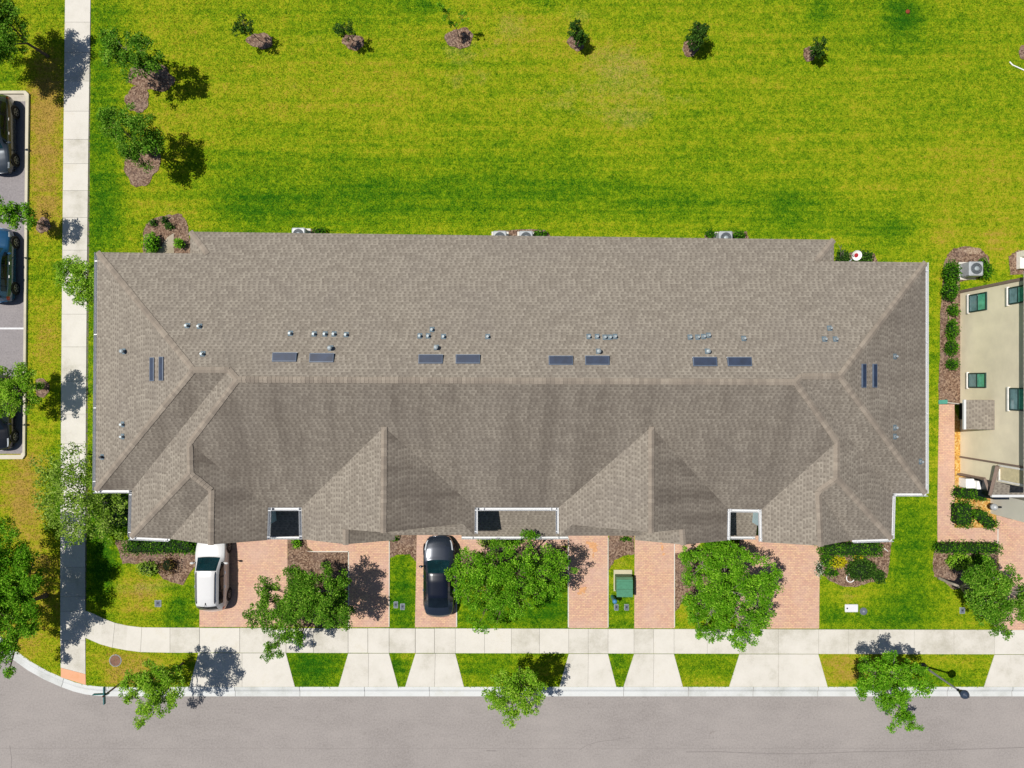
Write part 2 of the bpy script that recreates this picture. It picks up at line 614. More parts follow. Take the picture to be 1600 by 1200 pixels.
# dryness blobs (photo pixel centre, radii, amount): 0 lush green .. 1 gold
DRY = [  # x, y, rx, ry, delta
    (70, 230, 34, 120, .52), (72, 135, 30, 60, .3), (22, 120, 40, 26, -.15), (70, 340, 30, 40, .32), (72, 420, 30, 60, -.08), (70, 530, 30, 70, .30),
    (45, 770, 52, 95, .52), (80, 690, 22, 50, .1), (90, 780, 26, 80, -.55), (30, 1000, 70, 50, .35), (75, 900, 40, 80, .30),
    (160, 200, 26, 240, -.28), (190, 320, 60, 60, .1), (170, 330, 30, 60, -.25), (255, 60, 60, 50, .12), (230, 200, 60, 60, .18), (300, 330, 60, 22, .22),
    (380, 320, 90, 40, -.24), (560, 310, 180, 45, -.20), (800, 295, 260, 30, -.20), (1020, 320, 160, 30, -.14), (700, 255, 420, 40, -.08), (740, 340, 330, 18, -.06), (600, 275, 400, 10, .08),
    (440, 140, 150, 70, .16), (620, 120, 90, 80, .10), (950, 130, 130, 90, .14), (820, 40, 110, 60, .16), (1150, 60, 110, 60, .02),
    (1410, 22, 30, 32, -.40), (1430, 45, 60, 50, -.18), (1282, 12, 24, 26, -.30), (560, 30, 60, 20, -.15), (660, 10, 30, 14, -.4), (850, 5, 20, 10, -.4),
    (1300, 200, 220, 90, .02), (1520, 270, 110, 70, .14), (1560, 380, 40, 40, .28), (1230, 330, 60, 40, -.25), (1390, 360, 60, 30, -.25), (1470, 370, 30, 40, .2),
    (1458, 520, 12, 160, -.05), (1470, 470, 10, 60, .18), (1430, 860, 46, 90, -.30), (1450, 800, 14, 80, .05), (1460, 880, 14, 50, .14),
    (1330, 935, 40, 16, .30), (1300, 960, 20, 30, -.35), (1400, 960, 60, 26, -.34), (1490, 930, 24, 30, .12),
    (628, 930, 22, 60, -.42), (800, 960, 90, 30, -.34), (860, 930, 30, 40, -.30), (966, 880, 16, 20, .1), (966, 950, 24, 34, -.25), (1066, 960, 14, 24, .22),
    (490, 1045, 50, 34, -.5), (625, 1040, 20, 36, -.38), (634, 1030, 8, 20, .45), (760, 1045, 60, 30, -.18), (966, 1045, 22, 36, -.2), (1105, 1040, 60, 26, -.22), (1100, 1062, 50, 12, .2),
    (1310, 1045, 34, 30, .42), (1355, 1050, 30, 26, .4), (1490, 1045, 60, 28, -.1), (1505, 1038, 34, 12, .25), (1470, 1060, 30, 16, -.25),
    (200, 1045, 74, 34, .42), (150, 1060, 16, 18, -.4), (220, 930, 60, 40, .36), (280, 950, 26, 36, -.45), (200, 965, 50, 14, -.05), (160, 900, 26, 60, -.50), (170, 810, 44, 50, -.42), (190, 850, 24, 20, .25),
    (145, 560, 10, 200, -.15),
]
TAN = [(970, 100, 60, 36, .52), (985, 185, 40, 20, .49), (950, 140, 100, 60, .28), (905, 25, 40, 18, .42), (800, 42, 34, 34, .52), (740, 100, 60, 36, .24), (480, 62, 40, 16, .28), (440, 130, 60, 30, .24),
       (720, 130, 40, 20, .28), (1050, 150, 60, 24, .28), (860, 160, 70, 30, .24), (715, 75, 30, 22, .42), (272, 335, 18, 10, .56), (215, 920, 40, 14, .59), (265, 915, 40, 12, .42), (1325, 932, 18, 9, .49),
       (636, 1030, 7, 14, .49), (975, 885, 16, 14, .42), (1520, 392, 30, 10, .35), (1060, 895, 8, 30, .56), (245, 150, 30, 20, .21), (240, 190, 20, 20, .21), (1500, 1038, 24, 8, .28), (1340, 1040, 26, 14, .24), (230, 1040, 40, 16, .21)]


def field(px, py, blobs, base):
    s = base
    for x, y, rx, ry, d in blobs:
        q = ((px - x) / rx) ** 2 + ((py - y) / ry) ** 2
        if q < 5:
            s += d * math.exp(-q * 1.1)
    return s


lawn_px = [(-2200, 735)] + kerb_px + [(2400, -1700), (-2200, -1700)]
outer = [W(x, y) for x, y in lawn_px]
pts = [Vector((p.x, p.y)) for p in outer]
nb = len(pts)
step = 15.0
yy = -60
while yy < 1075:
    xx = -120
    while xx < 1730:
        jx, jy = xx + random.uniform(-4, 4), yy + random.uniform(-4, 4)
        if inside(jx, jy, lawn_px) and (jy < 1066 or jy > 1080) and jx > -45:
            q = W(jx, jy)
            pts.append(Vector((q.x, q.y)))
        xx += step
    yy += step
res = delaunay_2d_cdt(pts, [(i, (i + 1) % nb) for i in range(nb)], [], 1, 1e-4)
mb = MB()
mb.add([(p.x, p.y, 0.0) for p in res[0]], [tuple(f) for f in res[2]])
lawn = structure(mb, 'lawn', M['lawn'])
me = lawn.data
a1 = me.attributes.new('dry', 'FLOAT', 'POINT')
a2 = me.attributes.new('tan', 'FLOAT', 'POINT')
for i, v in enumerate(me.vertices):
    px, py = v.co.x * F / H + 800, 600 - v.co.y * F / H
    a1.data[i].value = field(px, py, DRY, 0.50)
    a2.data[i].value = field(px, py, TAN, 0.0)


# kerb with a gutter pan, cast in lengths with open joints
def offset(poly, d):
    out = []
    for i, p in enumerate(poly):
        a = poly[max(i - 1, 0)]
        b = poly[min(i + 1, len(poly) - 1)]
        t = Vector((b.x - a.x, b.y - a.y)).normalized()
        out.append(Vector((p.x + t.y * -1 * -d * -1, p.y - t.x * -1 * -d * -1, 0)))
    return out


kw = [W(x, y) for x, y in kerb_px]
# resample to 1.0 m
dense = [kw[0]]
for a, b in zip(kw, kw[1:]):
    n = max(1, int((b - a).length / 0.75))
    for k in range(1, n + 1):
        dense.append(a.lerp(b, k / n))
prof = [(-0.01, -0.2), (-0.01, 0.008), (0.13, 0.010), (0.20, -0.012), (0.30, -0.088), (0.36, -0.098), (0.61, -0.085), (0.61, -0.2)]
mb = MB()


def normal_at(i):
    a = dense[max(i - 1, 0)]
    b = dense[min(i + 1, len(dense) - 1)]
    t = (b - a).normalized()
    return Vector((t.y, -t.x, 0)), t


seg = 4
for s in range(0, len(dense) - 1, seg):
    e = min(s + seg, len(dense) - 1)
    vs, fs = [], []
    for k in range(s, e + 1):
        n, t = normal_at(k)
        p = dense[k].copy()
        if k == s:
            p = p + t * 0.012
        if k == e:
            p = p - t * 0.012
        for d, z in prof:
            vs.append((p.x + n.x * d, p.y + n.y * d, z))
    m = len(prof)
    for k in range(e - s):
        for j in range(m - 1):
            fs.append((k * m + j, k * m + j + 1, (k + 1) * m + j + 1, (k + 1) * m + j))
    mb.add(vs, fs)
structure(mb, 'kerb', M['kerb'])

# a long tar-sealed seam and crack on the road: thin raised bands
mb = MB()


def crack(px, w, z=-0.110):
    p = wp(px, -0.11)
    for a, b in zip(p, p[1:]):
        t = (b - a).normalized()
        n = Vector((t.y, -t.x, 0)) * w / 2
        mb.add([a - n, b - n, b + n, a + n], [(0, 1, 2, 3)])


crack([(1072, 1175), (1120, 1174.5), (1200, 1177.5), (1260, 1178), (1330, 1175), (1400, 1174), (1500, 1171), (1600, 1168), (1800, 1165)], 0.05)
for x0, x1 in ((-200, 420), (430, 700), (705, 905), (930, 1180), (1190, 1500)):
    crack([(x0, 1169.6), (x1, 1169.2)], 0.012)
crack([(905, 1172), (918, 1164), (935, 1159), (960, 1156), (985, 1152)], 0.03)
crack([(15, 1165), (18, 1185), (17, 1210)], 0.03)
crack([(760, 1173), (775, 1173.4)], 0.06)
structure(mb, 'road_seam', plain('tar_seal', C(148, 141, 138), 0.8))

# ------------------------------------------------------------------ sidewalks and aprons (slabs with open joints)
GAP = 0.014


def slab(mb, px, z=0.035, g=GAP, m=0):
    p = wp(px)
    c = sum(p, Vector()) / len(p)
    q = []
    for v in p:
        d = v - c
        s = Vector((max(0.0, abs(d.x) - g / 2) * (1 if d.x > 0 else -1), max(0.0, abs(d.y) - g / 2) * (1 if d.y > 0 else -1), 0))
        q.append((c.x + s.x, c.y + s.y))
    mb.prism(q, -0.06, z, m)


def wl(y):   # left/right edge of the long walk in photo pixels
    return np.interp(y, [-60, 0, 300, 600, 900, 1045], [102.6, 102, 98.6, 96, 94.6, 94.8]), np.interp(y, [-60, 0, 200, 400, 600, 900, 1070], [142.5, 142, 139, 136.6, 135, 133.4, 134])


mb = MB()
ys = [-60, -10, 35, 82, 127, 174, 218, 256, 298, 340, 391, 443, 491, 542, 596, 647, 693, 742, 790, 838, 886, 932, 955, 1000]
for a, b in zip(ys, ys[1:]):
    (l0, r0), (l1, r1) = wl(a), wl(b)
    slab(mb, [(l0, a), (r0, a), (r1, b), (l1, b)], 0.035)
slab(mb, [(94.8, 1000), (133.8, 1000), (134.2, 1053), (95.2, 1043)])
slab(mb, [(95.2, 1043), (134.2, 1053), (134.6, 1070), (95.2, 1058)], 0.028, m=1)
(l0, r0), (l1, r1) = wl(-60), wl(1050)
mb.add([W(l0, -60, .006), W(l1, 1050, .006), W(r1, 1050, .006), W(r0, -60, .006)], [(0, 1, 2, 3)], 2)
mb.add([W(98, -1600, .03), W(102.6, -60, .03), W(142.5, -60, .03), W(140, -1600, .03)], [(0, 1, 2, 3)], 0)
structure(mb, 'sidewalk', [M['conc'], M['padorange'], M['joint']])

mb = MB()
up = [(133.6, 954), (147, 959), (160, 965.5), (180, 973), (200, 977.5), (222, 980), (266, 980.5), (312, 980.5)]
lo = [(133.6, 996), (147, 1002), (158, 1006.5), (176, 1011.5), (197, 1015.5), (220, 1018.5), (266, 1019.5), (312, 1019.5)]
cuts = [0, 3, 5, 6, 7]
for a, b in zip(cuts, cuts[1:]):
    for k in range(a, b):
        g0, g1 = (0.22 if k == a and a else 0.0), (0.22 if k + 1 == b else 0.0)
        q = [(up[k][0] + g0, up[k][1]), (up[k + 1][0] - g1, up[k + 1][1]), (lo[k + 1][0] - g1, lo[k + 1][1]), (lo[k][0] + g0, lo[k][1])]
        p = wp(q)
        mb.prism([(v.x, v.y) for v in p], -0.06, 0.035)
    x0 = up[b]
sy0 = lambda x: 980.5 + (x - 312) * 0.0027
sy1 = lambda x: 1019.6 + (x - 312) * 0.0020
xs = [312, 375, 447, 490, 544, 575, 608, 649, 679, 711.5, 757, 799, 843, 888.5, 919, 950, 990.5, 1021, 1053, 1105, 1155, 1216, 1278.5, 1325, 1372, 1428, 1490, 1553.5, 1620, 1680, 1800, 2300]
for a, b in zip(xs, xs[1:]):
    slab(mb, [(a, sy0(a)), (b, sy0(b)), (b, sy1(b)), (a, sy1(a))], 0.035, 0.03 if a in (312, 447, 544, 608, 649) else GAP)
mb.add([W(290, 981, .006), W(290, 1019, .006), W(2300, 1023, .006), W(2300, 985.5, .006)], [(0, 1, 2, 3)], 1)
structure(mb, 'sidewalk', [M['conc'], M['joint']])

for (t0, t1, b0, b1, mid) in ((310, 447, 296, 461, 1), (544, 608, 529, 622, 1), (649, 711.5, 633, 725, 1), (888.5, 950, 874, 963, 1), (990.5, 1053, 974, 1067, 1), (1155, 1278.5, 1139, 1293, 1), (1553.5, 1690, 1537, 1706, 1)):
    mb = MB()
    tm, bm = (t0 + t1) / 2, (b0 + b1) / 2
    ya, yb = sy1(t0) + 0.6, 1073
    slab(mb, [(t0, ya), (tm, ya), (bm, yb), (b0, yb)], 0.030)
    slab(mb, [(tm, ya), (t1, ya), (b1, yb), (bm, yb)], 0.030)
    mb.add([W(t0 + 1, ya, .005), W(b0 + 1, yb, .005), W(b1 - 1, yb, .005), W(t1 - 1, ya, .005)], [(0, 1, 2, 3)], 1)
    structure(mb, 'driveway_apron', [M['conc'], M['joint']])

# ------------------------------------------------------------------ paver driveways and walks
EXC = []


def pave(polys, name='driveway', z=0.030, mat='paver'):
    EXC.extend(polys)
    mb = MB()
    for q in polys:
        p = wp(q)
        mb.prism([(v.x, v.y) for v in p], -0.05, z)
    return structure(mb, name, M[mat])


pave([[(312, 836), (449.5, 836), (449.5, 979.5), (312, 979.5)]])
pave([[(545, 838), (608.5, 838), (608, 979.8), (545, 979.8)], [(478, 838), (545, 838), (545, 861), (490, 861), (481, 855)]])
pave([[(651.5, 826), (714, 826), (714, 980), (648.5, 980)], [(714, 826), (887, 826), (887, 852), (714, 866)]])
pave([[(888, 826), (950, 826), (950, 981), (888, 981)]])
pave([[(991.5, 830), (1054, 830), (1053.5, 981.5), (991, 981.5)], [(1054, 830), (1100, 838), (1090, 856), (1058, 864), (1054, 864)]])
pave([[(1157, 836), (1281, 836), (1279.5, 982), (1150, 982), (1150, 880)]])
pave([[(1556, 800), (1720, 800), (1720, 984), (1560, 984), (1560, 880), (1558, 830)], [(1467, 632), (1491, 632), (1491, 824.5), (1560, 824.5), (1558, 849), (1464.5, 849), (1464.5, 780)]], 'driveway')
# flush white-concrete border strips along the drives
mb = MB()
for q in ([(544, 861), (545.6, 861), (545.6, 979), (544, 979)], [(712.6, 866), (714.2, 866), (714.2, 979), (712.6, 979)], [(887.2, 840), (888.8, 840), (888.8, 980), (887.2, 980)], [(949.3, 840), (950.7, 840), (950.7, 980), (949.3, 980)],
          [(1053, 850), (1054.4, 850), (1054.4, 980), (1053, 980)], [(478, 861), (545, 861), (545, 862.4), (490, 862.4)], [(1558, 826), (1559.6, 826), (1559.6, 851), (1558, 851)], [(607.8, 838), (609, 838), (608.6, 979), (607.4, 979)]):
    p = wp(q)
    mb.prism([(v.x, v.y) for v in p], -0.05, 0.034)
structure(mb, 'driveway_border', M['conc'])
# rust stains left on two drives: thin mineral films of their own shape
mb = MB()
for cx, cy, rx, ry in ((926, 852, 9, 7), (918, 848, 4, 3), (930, 860, 5, 4), (910, 922, 6, 5.5), (906, 927, 4, 3), (914, 919, 3, 3), (1035, 856, 2, 6), (1037, 866, 3, 2), (1033, 848, 1.5, 3), (927, 868, 1.6, 5)):
    n = 18
    rz_ = 0.0345 + 0.0012 * len(mb.f)
    ring = []
    for k in range(n):
        th = 2 * math.pi * k / n
        rr = random.uniform(0.55, 1.15)
        ring.append(W(cx + rx * rr * math.cos(th), cy + ry * rr * math.sin(th), rz_))
    mb.add(ring, [tuple(range(n - 1, -1, -1))])
structure(mb, 'rust_stain', plain('rust_stain_film', C(226, 170, 122), 0.9, vary=0.2))


# ------------------------------------------------------------------ mulch beds
def wob(poly, amp=1.2, sub=5):
    out = []
    for a, b in zip(poly, poly[1:] + poly[:1]):
        for k in range(sub):
            t = k / sub
            out.append((a[0] + (b[0] - a[0]) * t + random.uniform(-amp, amp), a[1] + (b[1] - a[1]) * t + random.uniform(-amp, amp)))
    return out


def ell(cx, cy, rx, ry, n=22, j=0.10):
    ph = [random.uniform(0, 6.28) for _ in range(4)]
    out = []
    for k in range(n):
        th = 2 * math.pi * k / n
        q = 1 + j * (0.6 * math.sin(2 * th + ph[0]) + 0.5 * math.sin(3 * th + ph[1]) + 0.3 * math.sin(7 * th + ph[2])) + random.uniform(-j, j) * 0.22
        out.append((cx + rx * q * math.cos(th), cy + ry * q * math.sin(th)))
    return out


BZ = [0.0]


def bed(poly, z=0.022, mat='mulch', name='mulch_bed'):
    mb = MB()
    BZ[0] += 0.0006
    EXC.append(poly)
    z += BZ[0]
    p = wp(poly)
    mb.prism([(v.x, v.y) for v in p], -0.05 - BZ[0], z)
    return structure(mb, name, M[mat])


bed(wob([(450, 838), (478, 838), (481, 856), (490, 862), (544, 862), (544, 979), (450, 979)], 0.5))
bed(wob([(609, 830), (651, 830), (650.5, 878), (640, 866), (622, 866), (609.5, 872)], 0.6))
bed(wob([(951, 830), (991, 830), (991, 866), (974, 868), (960, 876), (951, 890)], 0.8))
bed(wob([(1054.5, 864), (1090, 858), (1150, 850), (1150, 900), (1110, 960), (1072, 930), (1060, 950), (1054.5, 956)], 0.8))
bed(wob([(714.5, 864), (800, 852), (860, 850), (886, 856), (886, 900), (820, 920), (740, 900), (714.5, 890)], 0.8))
bed(wob([(180, 845), (312, 836), (312, 878), (300, 890), (285, 915), (255, 905), (238, 882), (192, 880), (186, 862)], 1.0))
bed(wob([(1282, 836), (1392, 836), (1392, 860), (1386, 902), (1360, 910), (1335, 917), (1312, 915), (1292, 904), (1281.5, 894)], 0.9))
bed(wob([(1465, 850), (1558, 849), (1559, 868), (1558, 890), (1520, 915), (1490, 922), (1474, 908), (1460, 900), (1457, 884), (1458, 866)], 0.9))
bed(wob([(1490, 388), (1510, 385), (1530, 388), (1545, 402), (1548, 432), (1500, 440), (1508, 620), (1508, 633), (1466, 633), (1468, 560), (1470, 470), (1474, 416), (1480, 398)], 1.0))
bed(ell(1520, 392, 15, 5), 0.026, 'bare', 'bare_patch')
bed(wob([(1576, 400), (1590, 391), (1640, 390), (1640, 425), (1578, 430)], 1.0))
bed(wob([(1491, 640), (1500, 660), (1560, 720), (1566, 800), (1555, 806), (1556, 826), (1540, 824), (1491, 824)], 0.5), 0.02, 'gravel', 'gravel_bed')
bed(wob([(224, 394), (224, 365), (228, 350), (240, 342), (262, 336), (282, 334), (292, 345), (295, 360), (300, 394), (300, 420), (224, 420)], 1.2))
bed(wob([(452, 372), (512, 372), (506, 358), (460, 360)], 0.8))
bed(wob([(770, 372), (862, 372), (852, 360), (830, 358), (778, 360)], 0.8))
bed(wob([(1098, 376), (1170, 376), (1166, 362), (1104, 362)], 0.8))
bed(wob([(1304, 412), (1372, 412), (1366, 396), (1330, 394), (1308, 398)], 0.8))
for q in ((236, 120, 34, 24), (215, 155, 20, 20), (222, 258, 27, 33), (407, 64, 19, 13), (552, 66, 16, 13), (718, 60, 20, 17), (900, 67, 13, 12), (1079, 75, 13, 13), (1265, 84, 11, 11), (1602, 83, 11, 11), (68, 352, 10, 13), (66, 606, 12, 14)):
    bed(ell(*q, 60, 0.16), 0.022, 'mulch')
bed(ell(500, 925, 6, 5), 0.026, 'bare', 'bare_patch')

# concrete pad for the back step and pads for the condensers
mb = MB()
p = wp([(246, 396), (262, 371), (272, 364.5), (272.5, 396)])
mb.prism([(v.x, v.y) for v in p], -0.05, 0.05)
structure(mb, 'concrete_pad', mat_concrete('weathered_concrete', (190, 178, 158)))

# ------------------------------------------------------------------ parking lot with kerb
mb = MB()
p = wp([(-400, 154), (40.5, 154), (37.5, 709), (-400, 709)])
mb.prism([(v.x, v.y) for v in p], -0.05, 0.012)
structure(mb, 'parking_lot', M['lot'])
mb = MB()
for q in ([(-400, 511.8), (38, 511.8), (38, 514.6), (-400, 514.6)], [(-400, 340), (36, 340), (36, 342.4), (-400, 342.4)]):
    p = wp(q, 0.016)
    mb.add([(v.x, v.y, .016) for v in p], [(3, 2, 1, 0)])
structure(mb, 'parking_line', plain('line_paint', C(238, 238, 240), 0.7, vary=0.06))
mb = MB()
ring_o = [(-400, 143), (42, 143), (47, 148), (43.5, 420), (41, 711), (37, 717), (-400, 717)]
ring_i = [(-400, 147.5), (39, 147.5), (42, 152), (39.8, 420), (37.2, 706), (34, 710.5), (-400, 710.5)]
for i in range(len(ring_o) - 1):
    p = wp([ring_o[i], ring_o[i + 1], ring_i[i + 1], ring_i[i]])
    mb.prism([(v.x, v.y) for v in p], -0.05, 0.13)
structure(mb, 'parking_kerb', mat_concrete('aged_kerb', (226, 218, 196)))
mb = MB()
for q in ([(-400, 148), (41, 148), (40, 158.5), (-400, 158.5)],):
    p = wp(q)
    mb.prism([(v.x, v.y) for v in p], -0.05, 0.02)
structure(mb, 'parking_gutter', mat_concrete('aged_gutter', (214, 206, 192)))

# ------------------------------------------------------------------ grass: short blades over every visible lawn
EXC += [[(102.6, -60), (142.5, -60), (139, 200), (136.6, 400), (135, 600), (133.4, 900), (134.4, 1070), (95, 1058), (94.6, 900), (96, 600), (98.6, 300)], up + lo[::-1],
        [(312, 980.5), (1700, 984.3), (1700, 1022.4), (312, 1019.6)], [(-400, 143), (47, 143), (41, 717), (-400, 717)], [(246, 396), (262, 371), (272, 364.5), (272.5, 396)]]
for (t0, t1, b0, b1) in ((310, 447, 296, 461), (544, 608, 529, 622), (649, 711.5, 633, 725), (888.5, 950, 874, 963), (990.5, 1053, 974, 1067), (1155, 1278.5, 1139, 1293), (1553.5, 1690, 1537, 1706)):
    EXC.append([(t0, 1019), (t1, 1019), (b1, 1074), (b0, 1074)])
EXC.append([(232, 420), (1370, 428), (1368, 800), (232, 800)])


def inside_np(X, Y, poly):
    r = np.zeros(len(X), bool)
    j = len(poly) - 1
    for i in range(len(poly)):
        (xi, yi), (xj, yj) = poly[i], poly[j]
        if yi != yj:
            r ^= ((yi > Y) != (yj > Y)) & (X < (xj - xi) * (Y - yi) / (yj - yi) + xi)
        j = i
    return r


N = 400000
GX, GY = rng.uniform(-8, 1612, N), rng.uniform(-8, 1074, N)
ok = inside_np(GX, GY, lawn_px)
for q in EXC:
    ok &= ~inside_np(GX, GY, q)
GX, GY = GX[ok], GY[ok]
GX = GX + rng.normal(size=len(GX)) * 0.9
GY = GY + rng.normal(size=len(GX)) * 0.9


def field_np(X, Y, blobs, base):
    s = np.full(len(X), base)
    for x, y, rx, ry, d in blobs:
        s += d * np.exp(-(((X - x) / rx) ** 2 + ((Y - y) / ry) ** 2) * 1.1)
    return s


n = len(GX)
P = np.stack([(GX - 800) * H / F, (600 - GY) * H / F, np.zeros(n)], 1)
th = rng.uniform(0, 2 * np.pi, n)
ln = rng.uniform(.05, .13, n)
tl = rng.uniform(.015, .05, n)
dx = np.stack([np.cos(th), np.sin(th), np.zeros(n)], 1)
sx = np.stack([-np.sin(th), np.cos(th), np.zeros(n)], 1)
VV = np.empty((n, 3, 3))
wdt = rng.uniform(.015, .032, n)
VV[:, 0] = P - sx * wdt[:, None]
VV[:, 1] = P + sx * wdt[:, None]
VV[:, 2] = P + dx * ln[:, None] * .8
VV[:, :2, 2] = 0.004
VV[:, 2, 2] = tl + .012
me = bpy.data.meshes.new('grass_blades')
me.vertices.add(n * 3)
me.vertices.foreach_set('co', VV.reshape(-1))
me.loops.add(n * 3)
me.loops.foreach_set('vertex_index', np.arange(n * 3, dtype=np.int32))
me.polygons.add(n)
me.polygons.foreach_set('loop_start', np.arange(0, n * 3, 3, dtype=np.int32))
me.polygons.foreach_set('loop_total', np.full(n, 3, dtype=np.int32))
me.materials.append(M['lawn'])
me.update(calc_edges=True)
for nm, bl, b0 in (('dry', DRY, 0.50), ('tan', TAN, 0.0)):
    at = me.attributes.new(nm, 'FLOAT', 'POINT')
    val = field_np(GX, GY, bl, b0)
    if nm == 'dry':
        val = val + rng.normal(size=n) * 0.10
    at.data.foreach_set('value', np.repeat(val, 3).astype(np.float32))
gob = bpy.data.objects.new('grass_blades', me)
COL.objects.link(gob)
tag(gob, kind='stuff')
# ------------------------------------------------------------------ the townhouse
V = dict(
    A=(152, 394, 5.4), B=(149, 766, 5.4), C=(206, 766, 5.4), D=(204, 839, 5.4),
    R1=(302, 578, 8.09), R2=(357, 578, 8.09), R3=(371, 593, 8.25), K1=(296, 692, 7.02), K2=(297, 740, 7.02), K3=(330, 766, 6.56), K4=(329, 851, 6.56),
    GL=(266, 842, 5.4), F1r=(417, 844, 5.5), E1=(419, 793, 5.45), E2=(471, 793, 5.36),
    P1=(600, 667, 7.26), P1f=(599, 832, 7.26), L1b=(540, 827, 6.38), L1f=(540, 850.5, 6.38), E3=(472, 842.5, 5.32), H1=(723, 818, 5.63), Hc1=(741, 836, 5.36), E4=(742, 793, 5.4),
    P2=(1018, 667, 7.26), P2f=(1018, 832, 7.26), E6=(873, 793, 5.38), H2=(894, 820, 5.63), Hc2=(875, 837, 5.36), L2b=(1066, 827, 6.42), L2f=(1068, 851, 6.42), E8=(1136, 844.5, 5.4), E7=(1137, 795, 5.4),
    E9=(1190, 796, 5.44), F2l=(1191, 847, 5.5), K5=(1308, 690, 6.95), K6=(1308, 748, 6.95), K7=(1279, 768, 6.52), K8=(1283, 853, 6.52), GR=(1331, 844, 5.4), Dr=(1393, 842, 5.4), Cr=(1395, 771, 5.4),
    Br=(1446.5, 771, 5.4), NE=(1446.5, 410, 5.4), R4=(1312, 588, 8.06), R5=(1252, 588, 8.06), R6=(1243, 597, 8.2),
    BN1=(297, 362, 4.98), BN2=(1303, 374.5, 4.98), Bi1=(324, 396.2, 5.4), Bi2=(1276, 407.8, 5.4), Bw=(297, 395.8, 4.99), Be=(1303, 408.2, 4.99),
)
V = {k: W(*v) for k, v in V.items()}
# (vertices, axis along the eave, algae streaks plus painted shade)
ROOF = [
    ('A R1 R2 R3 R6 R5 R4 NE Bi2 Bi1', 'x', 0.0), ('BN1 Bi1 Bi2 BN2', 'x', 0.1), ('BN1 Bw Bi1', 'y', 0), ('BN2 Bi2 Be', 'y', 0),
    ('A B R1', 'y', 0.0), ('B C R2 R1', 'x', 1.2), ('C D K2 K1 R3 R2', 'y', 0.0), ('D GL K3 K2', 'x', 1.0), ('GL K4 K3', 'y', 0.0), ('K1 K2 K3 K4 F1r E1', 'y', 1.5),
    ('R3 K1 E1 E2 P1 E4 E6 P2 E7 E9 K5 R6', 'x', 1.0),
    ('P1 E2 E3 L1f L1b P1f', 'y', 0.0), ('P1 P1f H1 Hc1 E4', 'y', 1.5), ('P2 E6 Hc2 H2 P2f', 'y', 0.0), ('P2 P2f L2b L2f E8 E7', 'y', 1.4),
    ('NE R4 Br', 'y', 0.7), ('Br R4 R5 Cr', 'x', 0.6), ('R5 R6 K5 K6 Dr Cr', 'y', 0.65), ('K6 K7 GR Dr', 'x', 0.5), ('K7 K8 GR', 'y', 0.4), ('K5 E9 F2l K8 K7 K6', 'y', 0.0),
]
bm = bmesh.new()
uvl = bm.loops.layers.uv.new('UVMap')
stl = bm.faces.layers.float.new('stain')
bv = {k: bm.verts.new(v) for k, v in V.items()}


def roof_face(vs, axis, st):
    fcs = []
    pts2 = [Vector((v.co.x, v.co.y)) for v in vs]
    r = delaunay_2d_cdt(pts2, [(i, (i + 1) % len(vs)) for i in range(len(vs))], [], 1, 1e-5)
    back = [o[0] for o in r[3]]
    for tri in r[2]:
        tv = [vs[back[i]] for i in tri]
        f = bm.faces.new(tv)
        f.normal_update()
        if f.normal.z < 0:
            f.normal_flip()
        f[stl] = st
        for lp in f.loops:
            c = lp.vert.co
            lp[uvl].uv = (c.x, c.y * 1.083) if axis == 'x' else (c.y, c.x * 1.083)
        # the up-slope direction must be +v so that butt edges face down the slope
        n = f.normal
        g = n.y if axis == 'x' else n.x
        if g > 0:
            for lp in f.loops:
                lp[uvl].uv = (lp[uvl].uv[0], -lp[uvl].uv[1])
        fcs.append(f)
    return fcs


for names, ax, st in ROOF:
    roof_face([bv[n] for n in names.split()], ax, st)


def extra(ps, axis, st):
    roof_face([bm.verts.new(W(*p)) for p in ps], axis, st)


def extra_shared(dic, faces):
    vv = {k: bm.verts.new(W(*p)) for k, p in dic.items()}
    for names, ax, st in faces:
        roof_face([vv[n] for n in names.split()], ax, st)


# lower gable slopes and the skirt roofs under the front gables
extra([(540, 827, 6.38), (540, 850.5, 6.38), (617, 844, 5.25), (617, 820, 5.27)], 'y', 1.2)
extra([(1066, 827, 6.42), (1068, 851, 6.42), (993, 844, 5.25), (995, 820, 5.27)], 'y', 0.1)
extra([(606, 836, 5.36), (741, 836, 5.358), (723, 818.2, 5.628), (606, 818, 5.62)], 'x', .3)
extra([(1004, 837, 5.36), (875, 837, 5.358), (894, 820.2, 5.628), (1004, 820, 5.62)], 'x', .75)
# small porch roofs seen in the three light wells
WELLS = [((404, 476), 2.45), ((721, 888), 2.45), ((1128, 1181), 2.5)]
for (x0, x1), z in WELLS:
    y0, y1 = W(0, 838.5, z).y, -6.0
    zt = z + (y1 - y0) * 0.30
    xa, xb = W(x0, 0, z).x, W(x1, 0, z).x
    vs = [bm.verts.new(p) for p in ((xa, y0, z), (xb, y0, z), (xb, y1, zt), (xa, y1, zt))]
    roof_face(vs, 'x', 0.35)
# raycast tree of the shingle skin
bm.verts.ensure_lookup_table()
bm.normal_update()
tree_bvh = BVHTree.FromBMesh(bm)
# fascia: drop the open edges
for f in bm.faces:
    f.material_index = 0
be = [e for e in bm.edges if len(e.link_faces) == 1]
r = bmesh.ops.extrude_edge_only(bm, edges=be)
for g in r['geom']:
    if isinstance(g, bmesh.types.BMVert):
        g.co.z -= 0.17
    elif isinstance(g, bmesh.types.BMFace):
        g.material_index = 1
me = bpy.data.meshes.new('roof')
bm.to_mesh(me)
bm.free()
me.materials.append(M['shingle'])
me.materials.append(M['fascia'])
house = thing('townhouse', 'long two-storey townhouse block with brown shingle hip roof, front gables and white gutters', 'building', (0, 0, 0))
roof = bpy.data.objects.new('roof', me)
COL.objects.link(roof)
roof.parent = house


